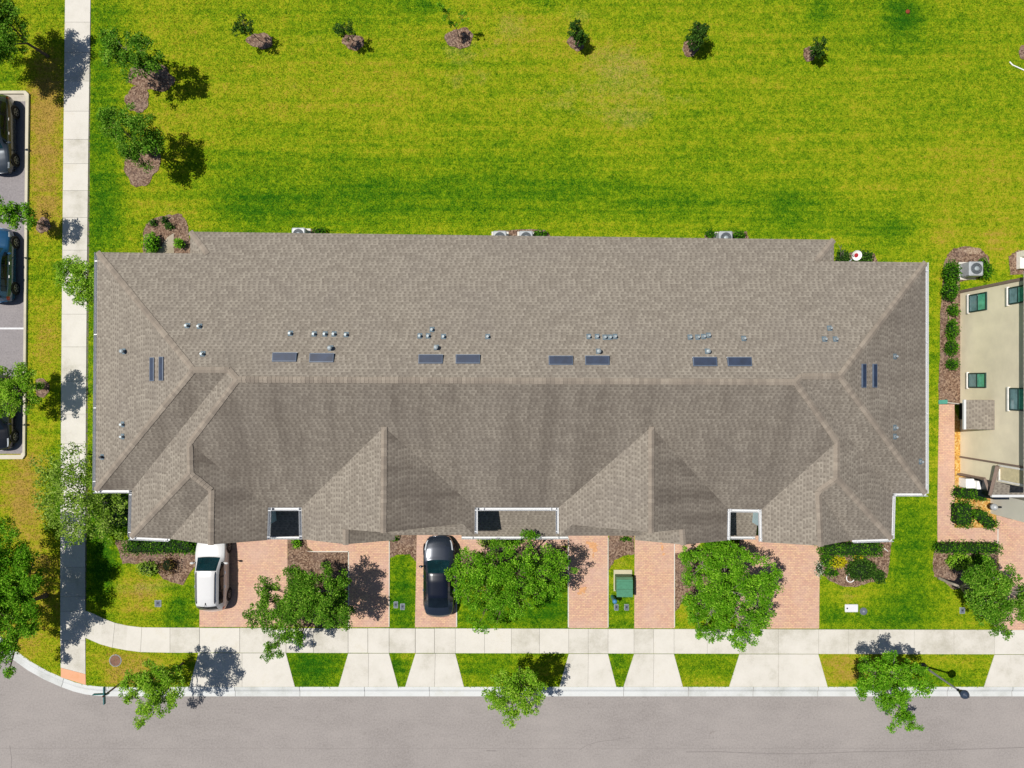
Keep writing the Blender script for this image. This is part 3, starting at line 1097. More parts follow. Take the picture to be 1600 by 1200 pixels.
def on_roof(px, py):
    o = Vector((0, 0, H))
    d = (W(px, py, 0) - o).normalized()
    hit, n, i, dist = tree_bvh.ray_cast(o, d)
    if n is not None and n.z < 0:
        n = -n
    return hit, n


def roof_z(x, y):
    hit, n, i, dist = tree_bvh.ray_cast(Vector((x, y, 30)), Vector((0, 0, -1)))
    return hit.z if hit else None


# walls: one prism inset from the eaves
fp = 'A B C D GL F1r E1 E2 E3 E4 E6 E8 E7 E9 F2l GR Dr Cr Br NE BN2 BN1'.split()
foot = [Vector((V[k].x, V[k].y)) for k in 'A B C D'.split()]
foot += [Vector((V['F1r'].x, V['D'].y)), Vector((V['F1r'].x, V['E1'].y)), Vector((V['E2'].x, V['E2'].y)), Vector((V['E3'].x, -8.35)), Vector((V['E4'].x, -8.35)), Vector((V['E4'].x, V['E4'].y)), Vector((V['E6'].x, V['E6'].y)),
         Vector((V['E6'].x, -8.35)), Vector((V['E8'].x, -8.35)), Vector((V['E7'].x, V['E7'].y)), Vector((V['E9'].x, V['E9'].y)), Vector((V['F2l'].x, V['Dr'].y)), Vector((V['Dr'].x, V['Dr'].y)), Vector((V['Cr'].x, V['Cr'].y)), Vector((V['Br'].x, V['Br'].y)), Vector((V['NE'].x, V['NE'].y)),
         Vector((V['Be'].x, V['Be'].y)), Vector((V['BN2'].x, V['BN2'].y)), Vector((V['BN1'].x, V['BN1'].y)), Vector((V['Bw'].x, V['Bw'].y))]


def inset(poly, d):
    n = len(poly)
    ar = sum(poly[i].x * poly[(i + 1) % n].y - poly[(i + 1) % n].x * poly[i].y for i in range(n))
    sg = 1 if ar > 0 else -1
    out = []
    for i in range(n):
        a, b, c = poly[i - 1], poly[i], poly[(i + 1) % n]
        t1, t2 = (b - a).normalized(), (c - b).normalized()
        n1, n2 = Vector((-t1.y, t1.x)) * sg, Vector((-t2.y, t2.x)) * sg
        k = 1 + n1.dot(n2)
        out.append(b + (n1 + n2) * (d / max(k, 0.25)))
    return out


mb = PB()
mb.prism([(p.x, p.y) for p in inset(foot, 0.38)], -0.05, 4.93)
# gable ends
for a, t, b, y in (('GL', 'K4', 'F1r', -8.05), ('E3', 'L1f', None, -8.0), ('F2l', 'K8', 'GR', -8.1)):
    if b:
        pa, pt, pb = V[a], V[t], V[b]
        pts3 = [(pa.x + .4, pa.z - .1), (pb.x - .4, pb.z - .1), (pt.x, pt.z - .22)]
        vs = [(x, y, z) for x, z in pts3] + [(x, y + 0.12, z) for x, z in pts3]
        mb.add(vs, [(0, 1, 2), (5, 4, 3), (0, 3, 4, 1), (1, 4, 5, 2), (2, 5, 3, 0)])
for pts3, y in (([V['L1b'], V['P1f'], V['H1']], -7.42), ([V['L2b'], V['P2f'], V['H2']], -7.42), ([V['E3'], V['L1f'], W(617, 844, 5.25)], -8.12), ([V['E8'], V['L2f'], W(993, 844, 5.25)], -8.12)):
    top_ = [(p.x, p.z - 0.20) for p in pts3]
    ring = [(top_[0][0], 4.9)] + top_ + [(top_[2][0], 4.9)]
    if ring[0][0] > ring[-1][0]:
        ring = ring[::-1]
    n5 = len(ring)
    mb.add([(x, y, z) for x, z in ring] + [(x, y + .12, z) for x, z in ring], [tuple(range(n5)), tuple(range(2 * n5 - 1, n5 - 1, -1))] + [(k, n5 + k, n5 + (k + 1) % n5, (k + 1) % n5) for k in range(n5)])
mb.part('wall', M['wallblue'], house)

# ridge and hip cap shingles
LINES = 'A R1|R1 B|R1 R2|R2 R3|R3 R6|R3 K1|K1 K2|K2 D|K2 K3|K3 K4|P1 P1f|L1b L1f|P2 P2f|L2b L2f|R6 R5|R5 R4|R4 NE|R4 Br|R6 K5|K5 K6|K6 K7|K6 Dr|K7 K8|BN1 Bi1|BN2 Bi2'.split('|')
tc = NT('cap_shingle')
g = tc.n('ShaderNodeNewGeometry')
nz = tc.noise(tc.pos(), 18.0, 3, 0.7)
cc = tc.ramp(g.outputs['Random Per Island'], [(0, C(148, 137, 124)), (0.5, C(164, 152, 137)), (1, C(178, 166, 150))])
tc.col(tc.mix(tc.maprange(nz, 0.35, 0.7, 0, 0.4), cc, C(126, 114, 106)))
for ln in LINES:
    mb = PB()
    a, b = ln.split()
    a, b = V[a], V[b]
    if a.z > b.z + 0.05:
        a, b = b, a
    d = b - a
    L = d.length
    t = d.normalized()
    s = Vector((t.y, -t.x, 0)).normalized()
    n = max(1, int(L / 0.21))
    for k in range(n):
        p0, p1 = a + d * (k / n), a + d * ((k + 1.15) / n)
        up0, up1 = 0.050, 0.028
        vs = []
        hw = 0.155 + random.uniform(-.008, .008)
        for p, u in ((p0, up0), (p1, up1)):
            for sd in (-1, 0, 1):
                q = p + s * hw * sd
                zz = roof_z(q.x, q.y) if sd else p.z
                if zz is None or abs(zz - p.z) > 0.25:
                    zz = p.z - 0.06 * abs(sd)
                vs.append((q.x, q.y, zz + u * (1.0 if sd == 0 else 0.8)))
        lo = [(x, y, z - u0) for (x, y, z), u0 in zip(vs[:3], (.045, .045, .045))]
        mb.add(vs + lo, [(0, 1, 4, 3), (1, 2, 5, 4), (6, 7, 1, 0), (7, 8, 2, 1)])
    cap = mb.part('ridge_cap', tc.m, house)
    cap.parent = roof
# gutters: open U channels
def gutter(a, b, side, w=0.135, z=None):
    """a,b world points at the eave; side unit vector pointing away from the roof"""
    a, b = Vector(a), Vector(b)
    if z is not None:
        a.z = b.z = z
    s = Vector(side)
    t = (b - a).normalized()
    prof = [(0.0, -0.02), (0.0, -0.19), (w, -0.19), (w, -0.06), (w + .022, 0.004), (w + .022, -0.02), (w + .006, 0.004), (w - .010, -0.06), (w - .010, -0.178), (0.012, -0.178), (0.012, -0.02)]
    mb = PB()
    vs = []
    for p in (a, b):
        for d, z0 in prof:
            vs.append(p + s * d + Vector((0, 0, z0)))
    m = len(prof)
    mb.add(vs, [(j, (j + 1) % m, m + (j + 1) % m, m + j) for j in range(m)] + [tuple(range(m)), tuple(range(2 * m - 1, m - 1, -1))])
    L = (b - a).length
    n = max(1, int(L / 3.4))
    for k in range(n + 1):   # hanger straps
        p = a + (b - a) * min(max((k + 0.12) / (n + 0.24), 0.0), 1.0)
        c = p + s * (w / 2) + Vector((0, 0, -0.008))
        ang = math.atan2(s.y, s.x)
        mb.box(c, (w + 0.03, 0.045, 0.012), ang)
    g = mb.part('gutter', M['gutter'], house)
    return g


U = V
gutter(U['A'], U['B'], (-1, 0, 0))
gutter(U['B'] + Vector((-.13, 0, 0)), U['C'], (0, -1, 0))
gutter(U['C'], U['D'], (-1, 0, 0))
gutter(U['D'] + Vector((-.13, 0, 0)), U['GL'] + Vector((-.1, 0, 0)), (0, -1, 0))
gutter(U['E1'] + Vector((0, -.02, 0)), U['E2'] + Vector((0, -.02, 0)), (0, -1, 0))
gutter(U['E1'], U['F1r'], (1, 0, 0))
gutter(U['E2'], U['E3'], (-1, 0, 0))
gutter(U['E4'] + Vector((0, -.02, 0)), U['E6'] + Vector((0, -.02, 0)), (0, -1, 0))
gutter(U['E4'], Vector((U['E4'].x, -8.1, 5.4)), (1, 0, 0))
gutter(U['E6'], Vector((U['E6'].x, -8.1, 5.4)), (-1, 0, 0))
gutter(U['E7'] + Vector((0, -.02, 0)), U['E9'] + Vector((0, -.02, 0)), (0, -1, 0))
gutter(U['E7'], U['E8'], (1, 0, 0))
gutter(U['E9'], U['F2l'], (-1, 0, 0))
gutter(U['NE'], U['Br'], (1, 0, 0))
gutter(U['Cr'], U['Br'] + Vector((.13, 0, 0)), (0, -1, 0))
gutter(U['Cr'], U['Dr'], (1, 0, 0))
gutter(U['GR'] + Vector((.1, 0, 0)), U['Dr'] + Vector((.13, 0, 0)), (0, -1, 0))
for (x0, x1), z in WELLS:
    y0 = W(0, 838.5, z).y
    gutter(Vector((W(x0, 0, z).x, y0, z)), Vector((W(x1, 0, z).x, y0, z)), (0, -1, 0))

# vent pipes
PIPES = [(293, 509), (312, 510), (317, 553), (194, 549), (454, 521), (491, 522), (508, 522), (522, 522), (541, 523), (517, 544), (656, 525), (669, 525), (675, 515), (693, 526), (762, 526), (682, 543), (920, 526), (933, 526), (945, 527), (953, 527),
         (961, 526), (935, 549), (1078, 527), (1090, 527), (1099, 526), (1107, 524), (1162, 529), (1105, 549), (1288, 530), (1305, 530), (1296, 513), (192, 663), (192, 682), (160, 714), (1398, 557), (1398, 668), (1398, 682), (1438, 721)]
for i, (px, py) in enumerate(PIPES):
    h, n = on_roof(px, py)
    mb = PB()
    s = Vector((1, 0, 0))
    u = (s - n * s.dot(n)).normalized()
    v = n.cross(u)
    Rm = Matrix((u, v, n)).transposed()
    big = (px, py) in ((517, 544), (682, 543), (935, 549), (1105, 549), (194, 549))
    mb.box(h + n * 0.012, (0.24, 0.30, 0.018), m=1, tilt=Rm)
    mb.tube([h - Vector((0, 0, .05)), h + Vector((0, 0, 0.10)), h + Vector((0, 0, 0.10)), h + Vector((0, 0, .27))], [.10, .075, .062, .062], 12)
    if big:
        mb.lathe(h + Vector((0, 0, .27)), [(.11, 0), (.12, .02), (.10, .06), (.03, .09)], 12)
    o = mb.part('vent_pipe', [M['ventgrey'] if (px, py) != (160, 714) else M['acdark'], M['flash']], house)
    o.parent = roof

# low box vents / skylight-like panels along the ridge
BOXV = [(445, 559, 'x'), (503, 560, 'x'), (673, 562, 'x'), (731, 562, 'x'), (876, 564, 'x'), (933, 564, 'x'), (1101, 566, 'x'), (1155, 566, 'x'), (238.5, 577, 'w'), (253, 576, 'w'), (1349, 587, 'e'), (1366, 587, 'e')]
for px, py, ax in BOXV:
    h, n = on_roof(px, py)
    down = Vector((0, 1, 0)) if ax == 'x' else (Vector((-1, 0, 0)) if ax == 'w' else Vector((1, 0, 0)))
    v = (down - n * down.dot(n)).normalized()
    u = v.cross(n).normalized()
    mb = PB()
    a, b = 0.61, 0.23
    if ax != 'x':
        b = 0.145
    ht0, ht1 = 0.06, (0.14 if ax == 'x' else 0.075)
    vs = [h + u * x + v * y + n * z for x, y, z in ((-a, -b, 0), (a, -b, 0), (a, b, 0), (-a, b, 0), (-a, -b, ht0), (a, -b, ht0), (a, b, ht1), (-a, b, ht1))]
    mb.add(vs, [(0, 1, 5, 4), (1, 2, 6, 5), (3, 0, 4, 7)], 1)
    mb.add(vs, [(2, 3, 7, 6)], 2)
    ir = 0.035
    it = [h + u * x + v * y + n * z for x, y, z in ((-a + ir, -b + ir, ht0 + .012), (a - ir, -b + ir, ht0 + .012), (a - ir, b - ir, ht1 + .004), (-a + ir, b - ir, ht1 + .004))]
    mb.add(vs[4:] + it, [(4, 5, 6, 7)], 0)
    mb.add(vs[4:] + it, [(0, 1, 5, 4), (1, 2, 6, 5), (2, 3, 7, 6), (3, 0, 4, 7)], 1)
    lightbar = PB()
    o = mb.part('roof_vent', [M['skylight'], plain('vent_frame', (0.10, 0.13, 0.18, 1), 0.5), M['gutter']], house)
    o.parent = roof
    o.name = 'roof_vent'
    # pale flashing at the upper and lower edge
    fl = PB()
    R3 = Matrix((u, v, n)).transposed()
    fl.box(h + v * (b + 0.035) + n * 0.01, (2 * a, 0.06, 0.016), tilt=R3)
    fo = fl.part('flashing', M['gutter'], house)
    fo.parent = roof

# ------------------------------------------------------------------ the neighbouring house at the right edge
XW = 27.55
nb_house = thing('stucco_house', 'beige stucco two-storey house at the right edge with dark framed windows', 'building', (XW, 0, 0))
mb = PB()
mb.prism([(XW, 5.70), (42, 5.70), (42, -5.55), (XW, -5.55)], -0.05, 6.2)
mb.part('wall', M['stucco'], nb_house)
mb = PB()
mb.prism([(29.4, -6.7), (42.2, -6.7), (42.2, -7.95), (29.4, -7.95)], -0.05, 3.0)
mb.part('garage_wall', M['stuccogrey'], nb_house)
mb = PB()
mb.add([(27.15, 6.0, 6.02), (42.3, 6.0, 6.02), (42.3, -5.85, 6.02), (27.15, -5.85, 6.02), (33, 0.1, 8.4), (37, 0.1, 8.4)],
       [(0, 3, 4), (3, 2, 5, 4), (2, 1, 5), (1, 0, 4, 5), (0, 1, 2, 3)])
nr = mb.part('roof', M['shingle'], nb_house)
ul = nr.data.uv_layers.new(name='UVMap')
for lp in nr.data.loops:
    c = nr.data.vertices[lp.vertex_index].co
    ul.data[lp.index].uv = (c.y, c.x)
mb = PB()
for y, w, hh in ((5.70, 0.16, 6.0), (-4.45, 0.10, 6.0), (-5.50, .14, 2.3)):
    mb = PB()
    mb.box((XW - 0.02, y - w * 0.2, hh / 2), (0.10, w, hh))
    mb.part('corner_trim', M['brownfascia'], nb_house)


def window(y0, y1, z0, z1):
    """window on the west wall between y0<y1, z0<z1"""
    f = PB()
    yc, zc = (y0 + y1) / 2, (z0 + z1) / 2
    t = 0.07
    x = XW - 0.02
    f.box((x, y0 + t / 2, zc), (0.10, t, z1 - z0))
    f.box((x, y1 - t / 2, zc), (0.10, t, z1 - z0))
    f.box((x, yc, z0 + t / 2), (0.10, y1 - y0 - 2 * t, t))
    f.box((x, yc, z1 - t / 2), (0.10, y1 - y0 - 2 * t, t))
    f.box((x, yc, zc), (0.085, y1 - y0 - 2 * t, 0.06))
    fo = f.part('window', M['windark'], nb_house)
    for za, zb, mt in ((z0 + t, zc - .03, 'winglass'), (zc + .03, z1 - t, 'wingreen')):
        p = PB()
        p.box((XW - 0.012, yc, (za + zb) / 2), (0.03, y1 - y0 - 2 * t, zb - za))
        po = p.part('pane', M[mt], nb_house)
        po.parent = fo
    s = PB()
    s.box((XW - 0.05, yc, z0 - 0.05), (0.14, y1 - y0 + 0.1, 0.10))
    so_ = s.part('sill', M['winwhite'], nb_house)
    so_.parent = fo


def ywin(pa, pb, z):
    return (600 - pb) * (H - z) / F, (600 - pa) * (H - z) / F


window(*ywin(458.5, 486.5, 1.7), 0.92, 2.52)
window(*ywin(582.5, 606, 1.7), 0.86, 2.45)
window(*ywin(447.5, 474.5, 4.9), 4.36, 5.85)
window(*ywin(606, 641.5, 4.9), 4.42, 5.85)
# side-door canopy
ca, cb = (600 - 671) * 41.1 / F, (600 - 625) * 41.1 / F
mb = PB()
mb.add([(26.22, ca, 2.70), (26.22, cb, 2.70), (XW + .02, cb, 3.17), (XW + .02, ca, 3.17), (26.22, ca, 2.56), (26.22, cb, 2.56), (XW + .02, cb, 2.56), (XW + .02, ca, 2.56)],
       [(0, 3, 2, 1)], 0)
mb.add([(26.22, ca, 2.70), (26.22, cb, 2.70), (XW + .02, cb, 3.17), (XW + .02, ca, 3.17), (26.22, ca, 2.56), (26.22, cb, 2.56), (XW + .02, cb, 2.56), (XW + .02, ca, 2.56)],
       [(4, 5, 6, 7), (0, 1, 5, 4), (1, 2, 6, 5), (3, 0, 4, 7)], 1)
co_ = mb.part('canopy', [M['shingle'], M['brownfascia']], nb_house)
ul = co_.data.uv_layers.new(name='UVMap')
for lp in co_.data.loops:
    c = co_.data.vertices[lp.vertex_index].co
    ul.data[lp.index].uv = (c.y, c.x * 1.06)
mb = PB()
mb.box((26.15, (ca + cb) / 2, 2.63), (0.13, cb - ca + .02, 0.14))
cg = mb.part('gutter', M['gutter'], nb_house)
cg.parent = co_
mb = PB()
mb.box((XW - 0.015, (ca + cb) / 2 + 0.1, 1.05), (0.08, 1.0, 2.1))
mb.part('side_door', M['darkmetal'], nb_house)
# porch roof, braces, louvre and gutter at the front corner
mb = PB()
zt, zl = 3.75, 2.95
P_ = [W(1560, 728, 3.75), W(1660, 728, 3.75), W(1660, 773, 2.98), W(1549, 773, 2.98)]
mb.add([tuple(p) for p in P_] + [(p.x, p.y, p.z - .16) for p in P_], [(0, 3, 2, 1)], 0)
mb.add([tuple(p) for p in P_] + [(p.x, p.y, p.z - .16) for p in P_], [(4, 5, 6, 7), (0, 4, 7, 3), (3, 7, 6, 2), (2, 6, 5, 1), (1, 5, 4, 0)], 1)
po_ = mb.part('porch_roof', [M['shingle'], M['brownfascia']], nb_house)
ul = po_.data.uv_layers.new(name='UVMap')
for lp in po_.data.loops:
    c = po_.data.vertices[lp.vertex_index].co
    ul.data[lp.index].uv = (c.x, c.y * 1.06)
mb = PB()
mb.tube([P_[0] + Vector((-.08, 0, .03)), P_[3] + Vector((-.08, 0, .03))], [.11, .11], 4)
mb.tube([W(1539, 748, 2.4), W(1548, 774, 2.75)], [.09, .09], 4)
mb.tube([W(1497, 741, 0.2), W(1540, 748, 2.4)], [.07, .07], 4)
mb.part('porch_frame', M['brownfascia'], nb_house)
mb = PB()
q = P_[3]
mb.box(((q.x + P_[2].x) / 2, q.y - .07, q.z - .03), (P_[2].x - q.x, .14, .13))
pg_ = mb.part('gutter', M['gutter'], nb_house)
pg_.parent = po_
ya, yb, za, zb = -5.44, -4.60, 3.62, 5.75
mb = PB()
for c_, s_ in (((XW - .03, (ya + yb) / 2, za), (.10, yb - ya + .1, .10)), ((XW - .03, (ya + yb) / 2, zb), (.10, yb - ya + .1, .10)), ((XW - .03, ya, (za + zb) / 2), (.10, .10, zb - za - .1)), ((XW - .03, yb, (za + zb) / 2), (.10, .10, zb - za - .1))):
    mb.box(c_, s_)
lf_ = mb.part('shutter_frame', M['winwhite'], nb_house)
mb = PB()
k = za + .08
while k < zb - .08:
    mb.box((XW - .015, (ya + yb) / 2, k), (.05, yb - ya - .12, .085))
    k += .10
lp_ = mb.part('louvre_panel', plain('louvre_slat', (0.62, 0.54, 0.34, 1), 0.6), nb_house)
lp_.parent = lf_
mb = PB()
mb.prism([(31.0, 7.05), (40, 7.05), (40, 8.1), (31.0, 8.1)], -0.05, 0.35)
mb.prism([(31.0, 7.75), (40, 7.75), (40, 8.1), (31.0, 8.1)], .35, 2.6)
mb.part('patio_wall', M['winwhite'], nb_house)
# solid dark box behind the braces, painting the shade of the open porch
mb = PB()
mb.box((28.6, -6.2, 1.1), (0.9, 1.1, 2.2))
mb.part('door_recess', M['darkmetal'], nb_house)
mb = PB()
mb.box((28.55, -6.15, 2.24), (0.95, .55, 0.06))
mb.part('canopy_ledge', M['stucco'], nb_house)
t = thing('utility_box', 'white utility cabinet pair against the beige house beside the yellow gravel', 'utility box', W(1509, 753))
mb = PB()
mb.bbox(W(1504, 753), (.50, .58, .75), .03)
mb.part('cabinet', M['white'], t)
mb = PB()
mb.bbox(W(1514.5, 754.5), (.34, .50, 1.05), .03)
mb.part('cabinet', M['white'], t)
t = thing('wall_lamp', 'pale round-hooded wall lamp on the grey garage corner beside gravel', 'lamp', (29.25, -7.4, 0.9))
mb = PB()
mb.cyl((29.42, -7.4, 1.0), (29.05, -7.4, 1.05), .06)
mb.part('bracket', M['darkmetal'], t)
mb = PB()
mb.lathe((29.0, -7.4, .78), [(.10, 0), (.20, .10), (.21, .22), (.12, .36), (.04, .40)], 14)
mb.part('hood', M['acgrey'], t)
# ------------------------------------------------------------------ foliage
def leaf_quads(cen, up=0.42, ln=0.15, wd=0.095):
    n = len(cen)
    nrm = rng.normal(size=(n, 3))
    nrm /= np.linalg.norm(nrm, axis=1)[:, None] + 1e-9
    nrm[:, 2] = np.abs(nrm[:, 2]) + up
    nrm /= np.linalg.norm(nrm, axis=1)[:, None]
    a = rng.normal(size=(n, 3))
    t = np.cross(nrm, a)
    t /= np.linalg.norm(t, axis=1)[:, None] + 1e-9
    b = np.cross(nrm, t)
    s = rng.uniform(0.65, 1.3, size=(n, 1))
    t = t * s * ln / 2
    b = b * s * wd / 2
    dr = np.zeros((n, 3))
    dr[:, 2] = -ln * 0.12
    V_ = np.empty((n, 4, 3))
    V_[:, 0] = cen - t + dr
    V_[:, 1] = cen - b
    V_[:, 2] = cen + t + dr
    V_[:, 3] = cen + b
    Q = np.arange(n * 4).reshape(n, 4)
    return V_.reshape(-1, 3), Q


def in_ball(n, shell=0.0):
    d = rng.normal(size=(n, 3))
    d /= np.linalg.norm(d, axis=1)[:, None]
    r = (shell + (1 - shell) * rng.random((n, 1))) ** (1 / 2.4)
    return d * r


def tree(label, base, blobs, leaf, dens=1.0, clump=(0.26, 0.50), nleaf=165, bark='bark', trunk=0.09, name='tree', ln=0.10, twig=0.45, group=None, flat=0.7, cat='tree', lean=None):
    """base: photo pixel where the trunk meets the ground; blobs: (px, py, radius_px, z)"""
    b = W(*base)
    t = thing(name, label, cat, b, group)
    cen, clumps, crad = [], [], []
    for px, py, rp, z in blobs:
        c = W(px, py, z)
        r = rp * (H - z) / F
        cen.append((c, r))
        k = max(3, int(dens * 15.5 * r ** 2 + 3))
        p = in_ball(k, 0.10) * np.array([r, r, r * flat]) + np.array(c)
        clumps.append(p)
        crad.append(rng.uniform(*clump, size=k) * min(1.0, 0.5 + r * 0.4))
    clumps = np.concatenate(clumps)
    crad = np.concatenate(crad)
    clumps[:, 2] = np.maximum(clumps[:, 2], 0.5)
    L = []
    for p, r in zip(clumps, crad):
        m = max(8, int(nleaf * (r / 0.38) ** 2))
        d = in_ball(m)
        d[:, 2] *= 0.6
        L.append(p + d * r)
    L = np.concatenate(L)
    mb = PB()
    vv, qq = leaf_quads(L, ln=ln, wd=ln * 0.62)
    mb.addnp(vv, qq)
    # trunk, limbs and twigs
    tb = PB()
    mean = sum((c for c, r in cen), Vector()) / len(cen)
    fork = b.lerp(mean, 0.45)
    fork.x = b.x + (mean.x - b.x) * 0.22
    fork.y = b.y + (mean.y - b.y) * 0.22
    tb.tube([b - Vector((0, 0, .05)), b + Vector((0, 0, 0.15)), b.lerp(fork, .5) + Vector((random.uniform(-.03, .03), random.uniform(-.03, .03), 0)), fork], [trunk * 1.35, trunk * 1.05, trunk * .9, trunk * .8], 8)
    for (c, r) in cen:
        mid = fork.lerp(c, 0.5) + Vector((random.uniform(-.15, .15), random.uniform(-.15, .15), .12))
        tip = c + Vector((0, 0, r * .25))
        tb.tube([fork, mid, c, tip], [trunk * .6, trunk * .42, trunk * .25, trunk * .12], 6)
    for p in clumps[rng.random(len(clumps)) < twig]:
        p = Vector(p)
        c, r = min(cen, key=lambda q: (q[0] - p).length)
        s = fork.lerp(c, random.uniform(.55, 1.0))
        tb.tube([s, s.lerp(p, .5) + Vector((0, 0, .06)), p + Vector((0, 0, .08))], [trunk * .22, trunk * .15, trunk * .07], 4, caps=False)
    tb.part('trunk', M[bark], t, True)
    mb.part('crown', M[leaf], t)
    return t


# the avenue and garden trees
tree('leafy shade tree at the top left corner of the photo by the walk', (75, 88), [(-14, 10, 34, 3.9), (8, 40, 30, 3.6), (-22, 70, 40, 3.6), (14, 78, 22, 3.2), (2, 5, 26, 4.2), (-50, 40, 50, 4.0)], 'leafB', 1.1)
tree('thin see-through young tree north of the mulch patch beside the walk', (240, 122), [(190, 72, 28, 3.2), (222, 78, 26, 3.4), (208, 104, 24, 3.0), (172, 82, 20, 3.0), (238, 96, 20, 3.0), (166, 60, 14, 2.8)], 'leafB', 1.7, (0.20, 0.38), 110, 'barkpale', 0.05, ln=.12, twig=.5)
tree('bushy young tree above the grey mulch oval on the left lawn', (238, 244), [(180, 195, 26, 3.0), (205, 215, 32, 3.3), (226, 196, 20, 3.1), (220, 240, 24, 2.9), (172, 182, 16, 2.7), (200, 178, 18, 3.2), (236, 222, 18, 3.0)], 'leafB', 1.5, (0.24, 0.44), 140)
tree('small round tree overhanging the kerb above the blue bonneted car', (70, 352), [(10, 332, 20, 2.8), (32, 330, 18, 2.9), (22, 345, 18, 2.6), (46, 344, 12, 2.5), (0, 322, 16, 2.6)], 'leafA', 1.8, (0.22, 0.38), trunk=.05)
tree('round green tree hiding the rear of the black car at the lot edge', (72, 606), [(12, 590, 24, 2.9), (38, 585, 18, 2.8), (28, 612, 24, 3.0), (8, 628, 24, 2.7), (42, 630, 16, 2.5), (54, 604, 12, 2.5)], 'leafC', 1.8, (0.24, 0.42))
tree('bright green tree pressed against the west gutter of the townhouse', (166, 449), [(112, 424, 22, 2.8), (136, 432, 24, 3.0), (126, 456, 20, 2.9), (150, 450, 22, 2.8), (100, 440, 14, 2.6), (140, 470, 14, 2.6), (92, 414, 10, 2.6), (158, 424, 20, 2.7)], 'leafC', 2.0, (0.24, 0.42))
tree('sparse pale tree whose thin leaves speckle the long white walk', (150, 775), [(112, 728, 34, 3.0), (88, 760, 34, 2.9), (124, 778, 38, 3.3), (96, 806, 34, 2.9), (146, 740, 24, 2.8), (140, 810, 36, 3.0), (72, 730, 22, 2.6), (168, 786, 26, 2.8), (118, 835, 20, 2.7), (170, 825, 26, 2.6), (72, 795, 20, 2.6), (122, 700, 14, 2.6)], 'leafD', 1.5, (0.20, 0.42), 48, 'barkpale', 0.045, ln=.12, twig=.12)
tree('huge shade tree at the lower left corner casting its shadow across the walk', (72, 930), [(-10, 850, 44, 4.0), (22, 870, 30, 3.8), (-8, 915, 46, 4.4), (38, 925, 34, 4.2), (10, 965, 42, 4.2), (44, 965, 24, 3.6), (-14, 1000, 40, 3.9), (8, 1025, 22, 3.4), (48, 890, 26, 3.6), (-40, 940, 60, 4.6), (14, 1050, 12, 3.0)], 'leafA', 1.0, trunk=.14)
tree('street tree beside the green street sign at the bottom left', (286, 1036), [(212, 1072, 26, 3.8), (240, 1062, 28, 4.2), (262, 1075, 26, 4.1), (232, 1092, 26, 4.3), (256, 1098, 18, 3.7), (222, 1112, 16, 3.5), (218, 1128, 9, 3.3), (272, 1052, 16, 3.6), (200, 1086, 14, 3.4), (236, 1040, 10, 3.4)], 'leafC', 1.6, (0.22, 0.42), trunk=.07)
tree('wide dark oak between the first two brick driveways with arms to the west and south', (498, 918), [(498, 922, 40, 3.6), (470, 945, 34, 3.4), (515, 950, 34, 3.3), (462, 905, 22, 3.2), (420, 918, 20, 2.9), (410, 942, 18, 2.7), (432, 960, 26, 2.8), (390, 968, 16, 2.4), (450, 985, 26, 2.8), (432, 1008, 16, 2.5), (416, 1022, 10, 2.3), (534, 915, 22, 3.0), (530, 966, 18, 2.8), (470, 1000, 12, 2.6)], 'leafB', 1.35, (0.22, 0.44))
tree('largest dense green tree beside the dark sedan in front of the middle porch', (794, 888), [(735, 890, 36, 3.0), (772, 880, 36, 3.5), (812, 895, 40, 3.7), (850, 885, 34, 3.3), (880, 892, 20, 2.9), (712, 902, 22, 2.7), (760, 925, 36, 3.2), (808, 930, 34, 3.3), (845, 922, 24, 3.0), (755, 958, 26, 2.7), (780, 965, 18, 2.5), (820, 848, 16, 3.1), (832, 838, 9, 3.2), (866, 912, 18, 2.8), (722, 925, 20, 2.6)], 'leafA', 0.98, (0.22, 0.46), 145, trunk=.11)
tree('broad twiggy tree at the left edge of the rightmost brick driveway', (1117, 906), [(1095, 880, 30, 3.0), (1130, 870, 30, 3.3), (1165, 890, 32, 3.3), (1100, 920, 34, 3.2), (1145, 925, 38, 3.6), (1190, 920, 28, 3.0), (1110, 960, 32, 2.9), (1155, 965, 34, 3.1), (1190, 955, 20, 2.7), (1085, 960, 18, 2.6), (1120, 990, 16, 2.5), (1160, 998, 20, 2.5), (1150, 855, 14, 2.9), (1208, 898, 14, 2.7), (1072, 870, 16, 2.6), (1186, 985, 12, 2.4), (1096, 993, 10, 2.3)], 'leafA', 0.98, (0.22, 0.44), 190, 'barkpale', .08, twig=.4)
tree('yellow-green street tree standing on the verge between the middle driveways', (812, 1042), [(790, 1078, 28, 3.7), (815, 1070, 30, 4.0), (838, 1085, 20, 3.6), (800, 1100, 24, 3.8), (770, 1092, 18, 3.4), (795, 1122, 14, 3.4), (826, 1106, 16, 3.4), (832, 1058, 14, 3.3)], 'leafC', 1.6, (0.22, 0.42), trunk=.07)
tree('street tree next to the black lamp post with a long southern branch', (1350, 1031), [(1365, 1055, 28, 3.9), (1395, 1050, 30, 4.3), (1425, 1060, 26, 4.1), (1380, 1078, 26, 4.0), (1412, 1085, 20, 3.7), (1445, 1075, 16, 3.6), (1400, 1110, 20, 3.6), (1418, 1128, 18, 3.5), (1396, 1136, 10, 3.2), (1432, 1138, 9, 3.2), (1350, 1072, 16, 3.4), (1440, 1048, 12, 3.5)], 'leafA', 1.4, (0.22, 0.42), 190, 'barkpale', .08)
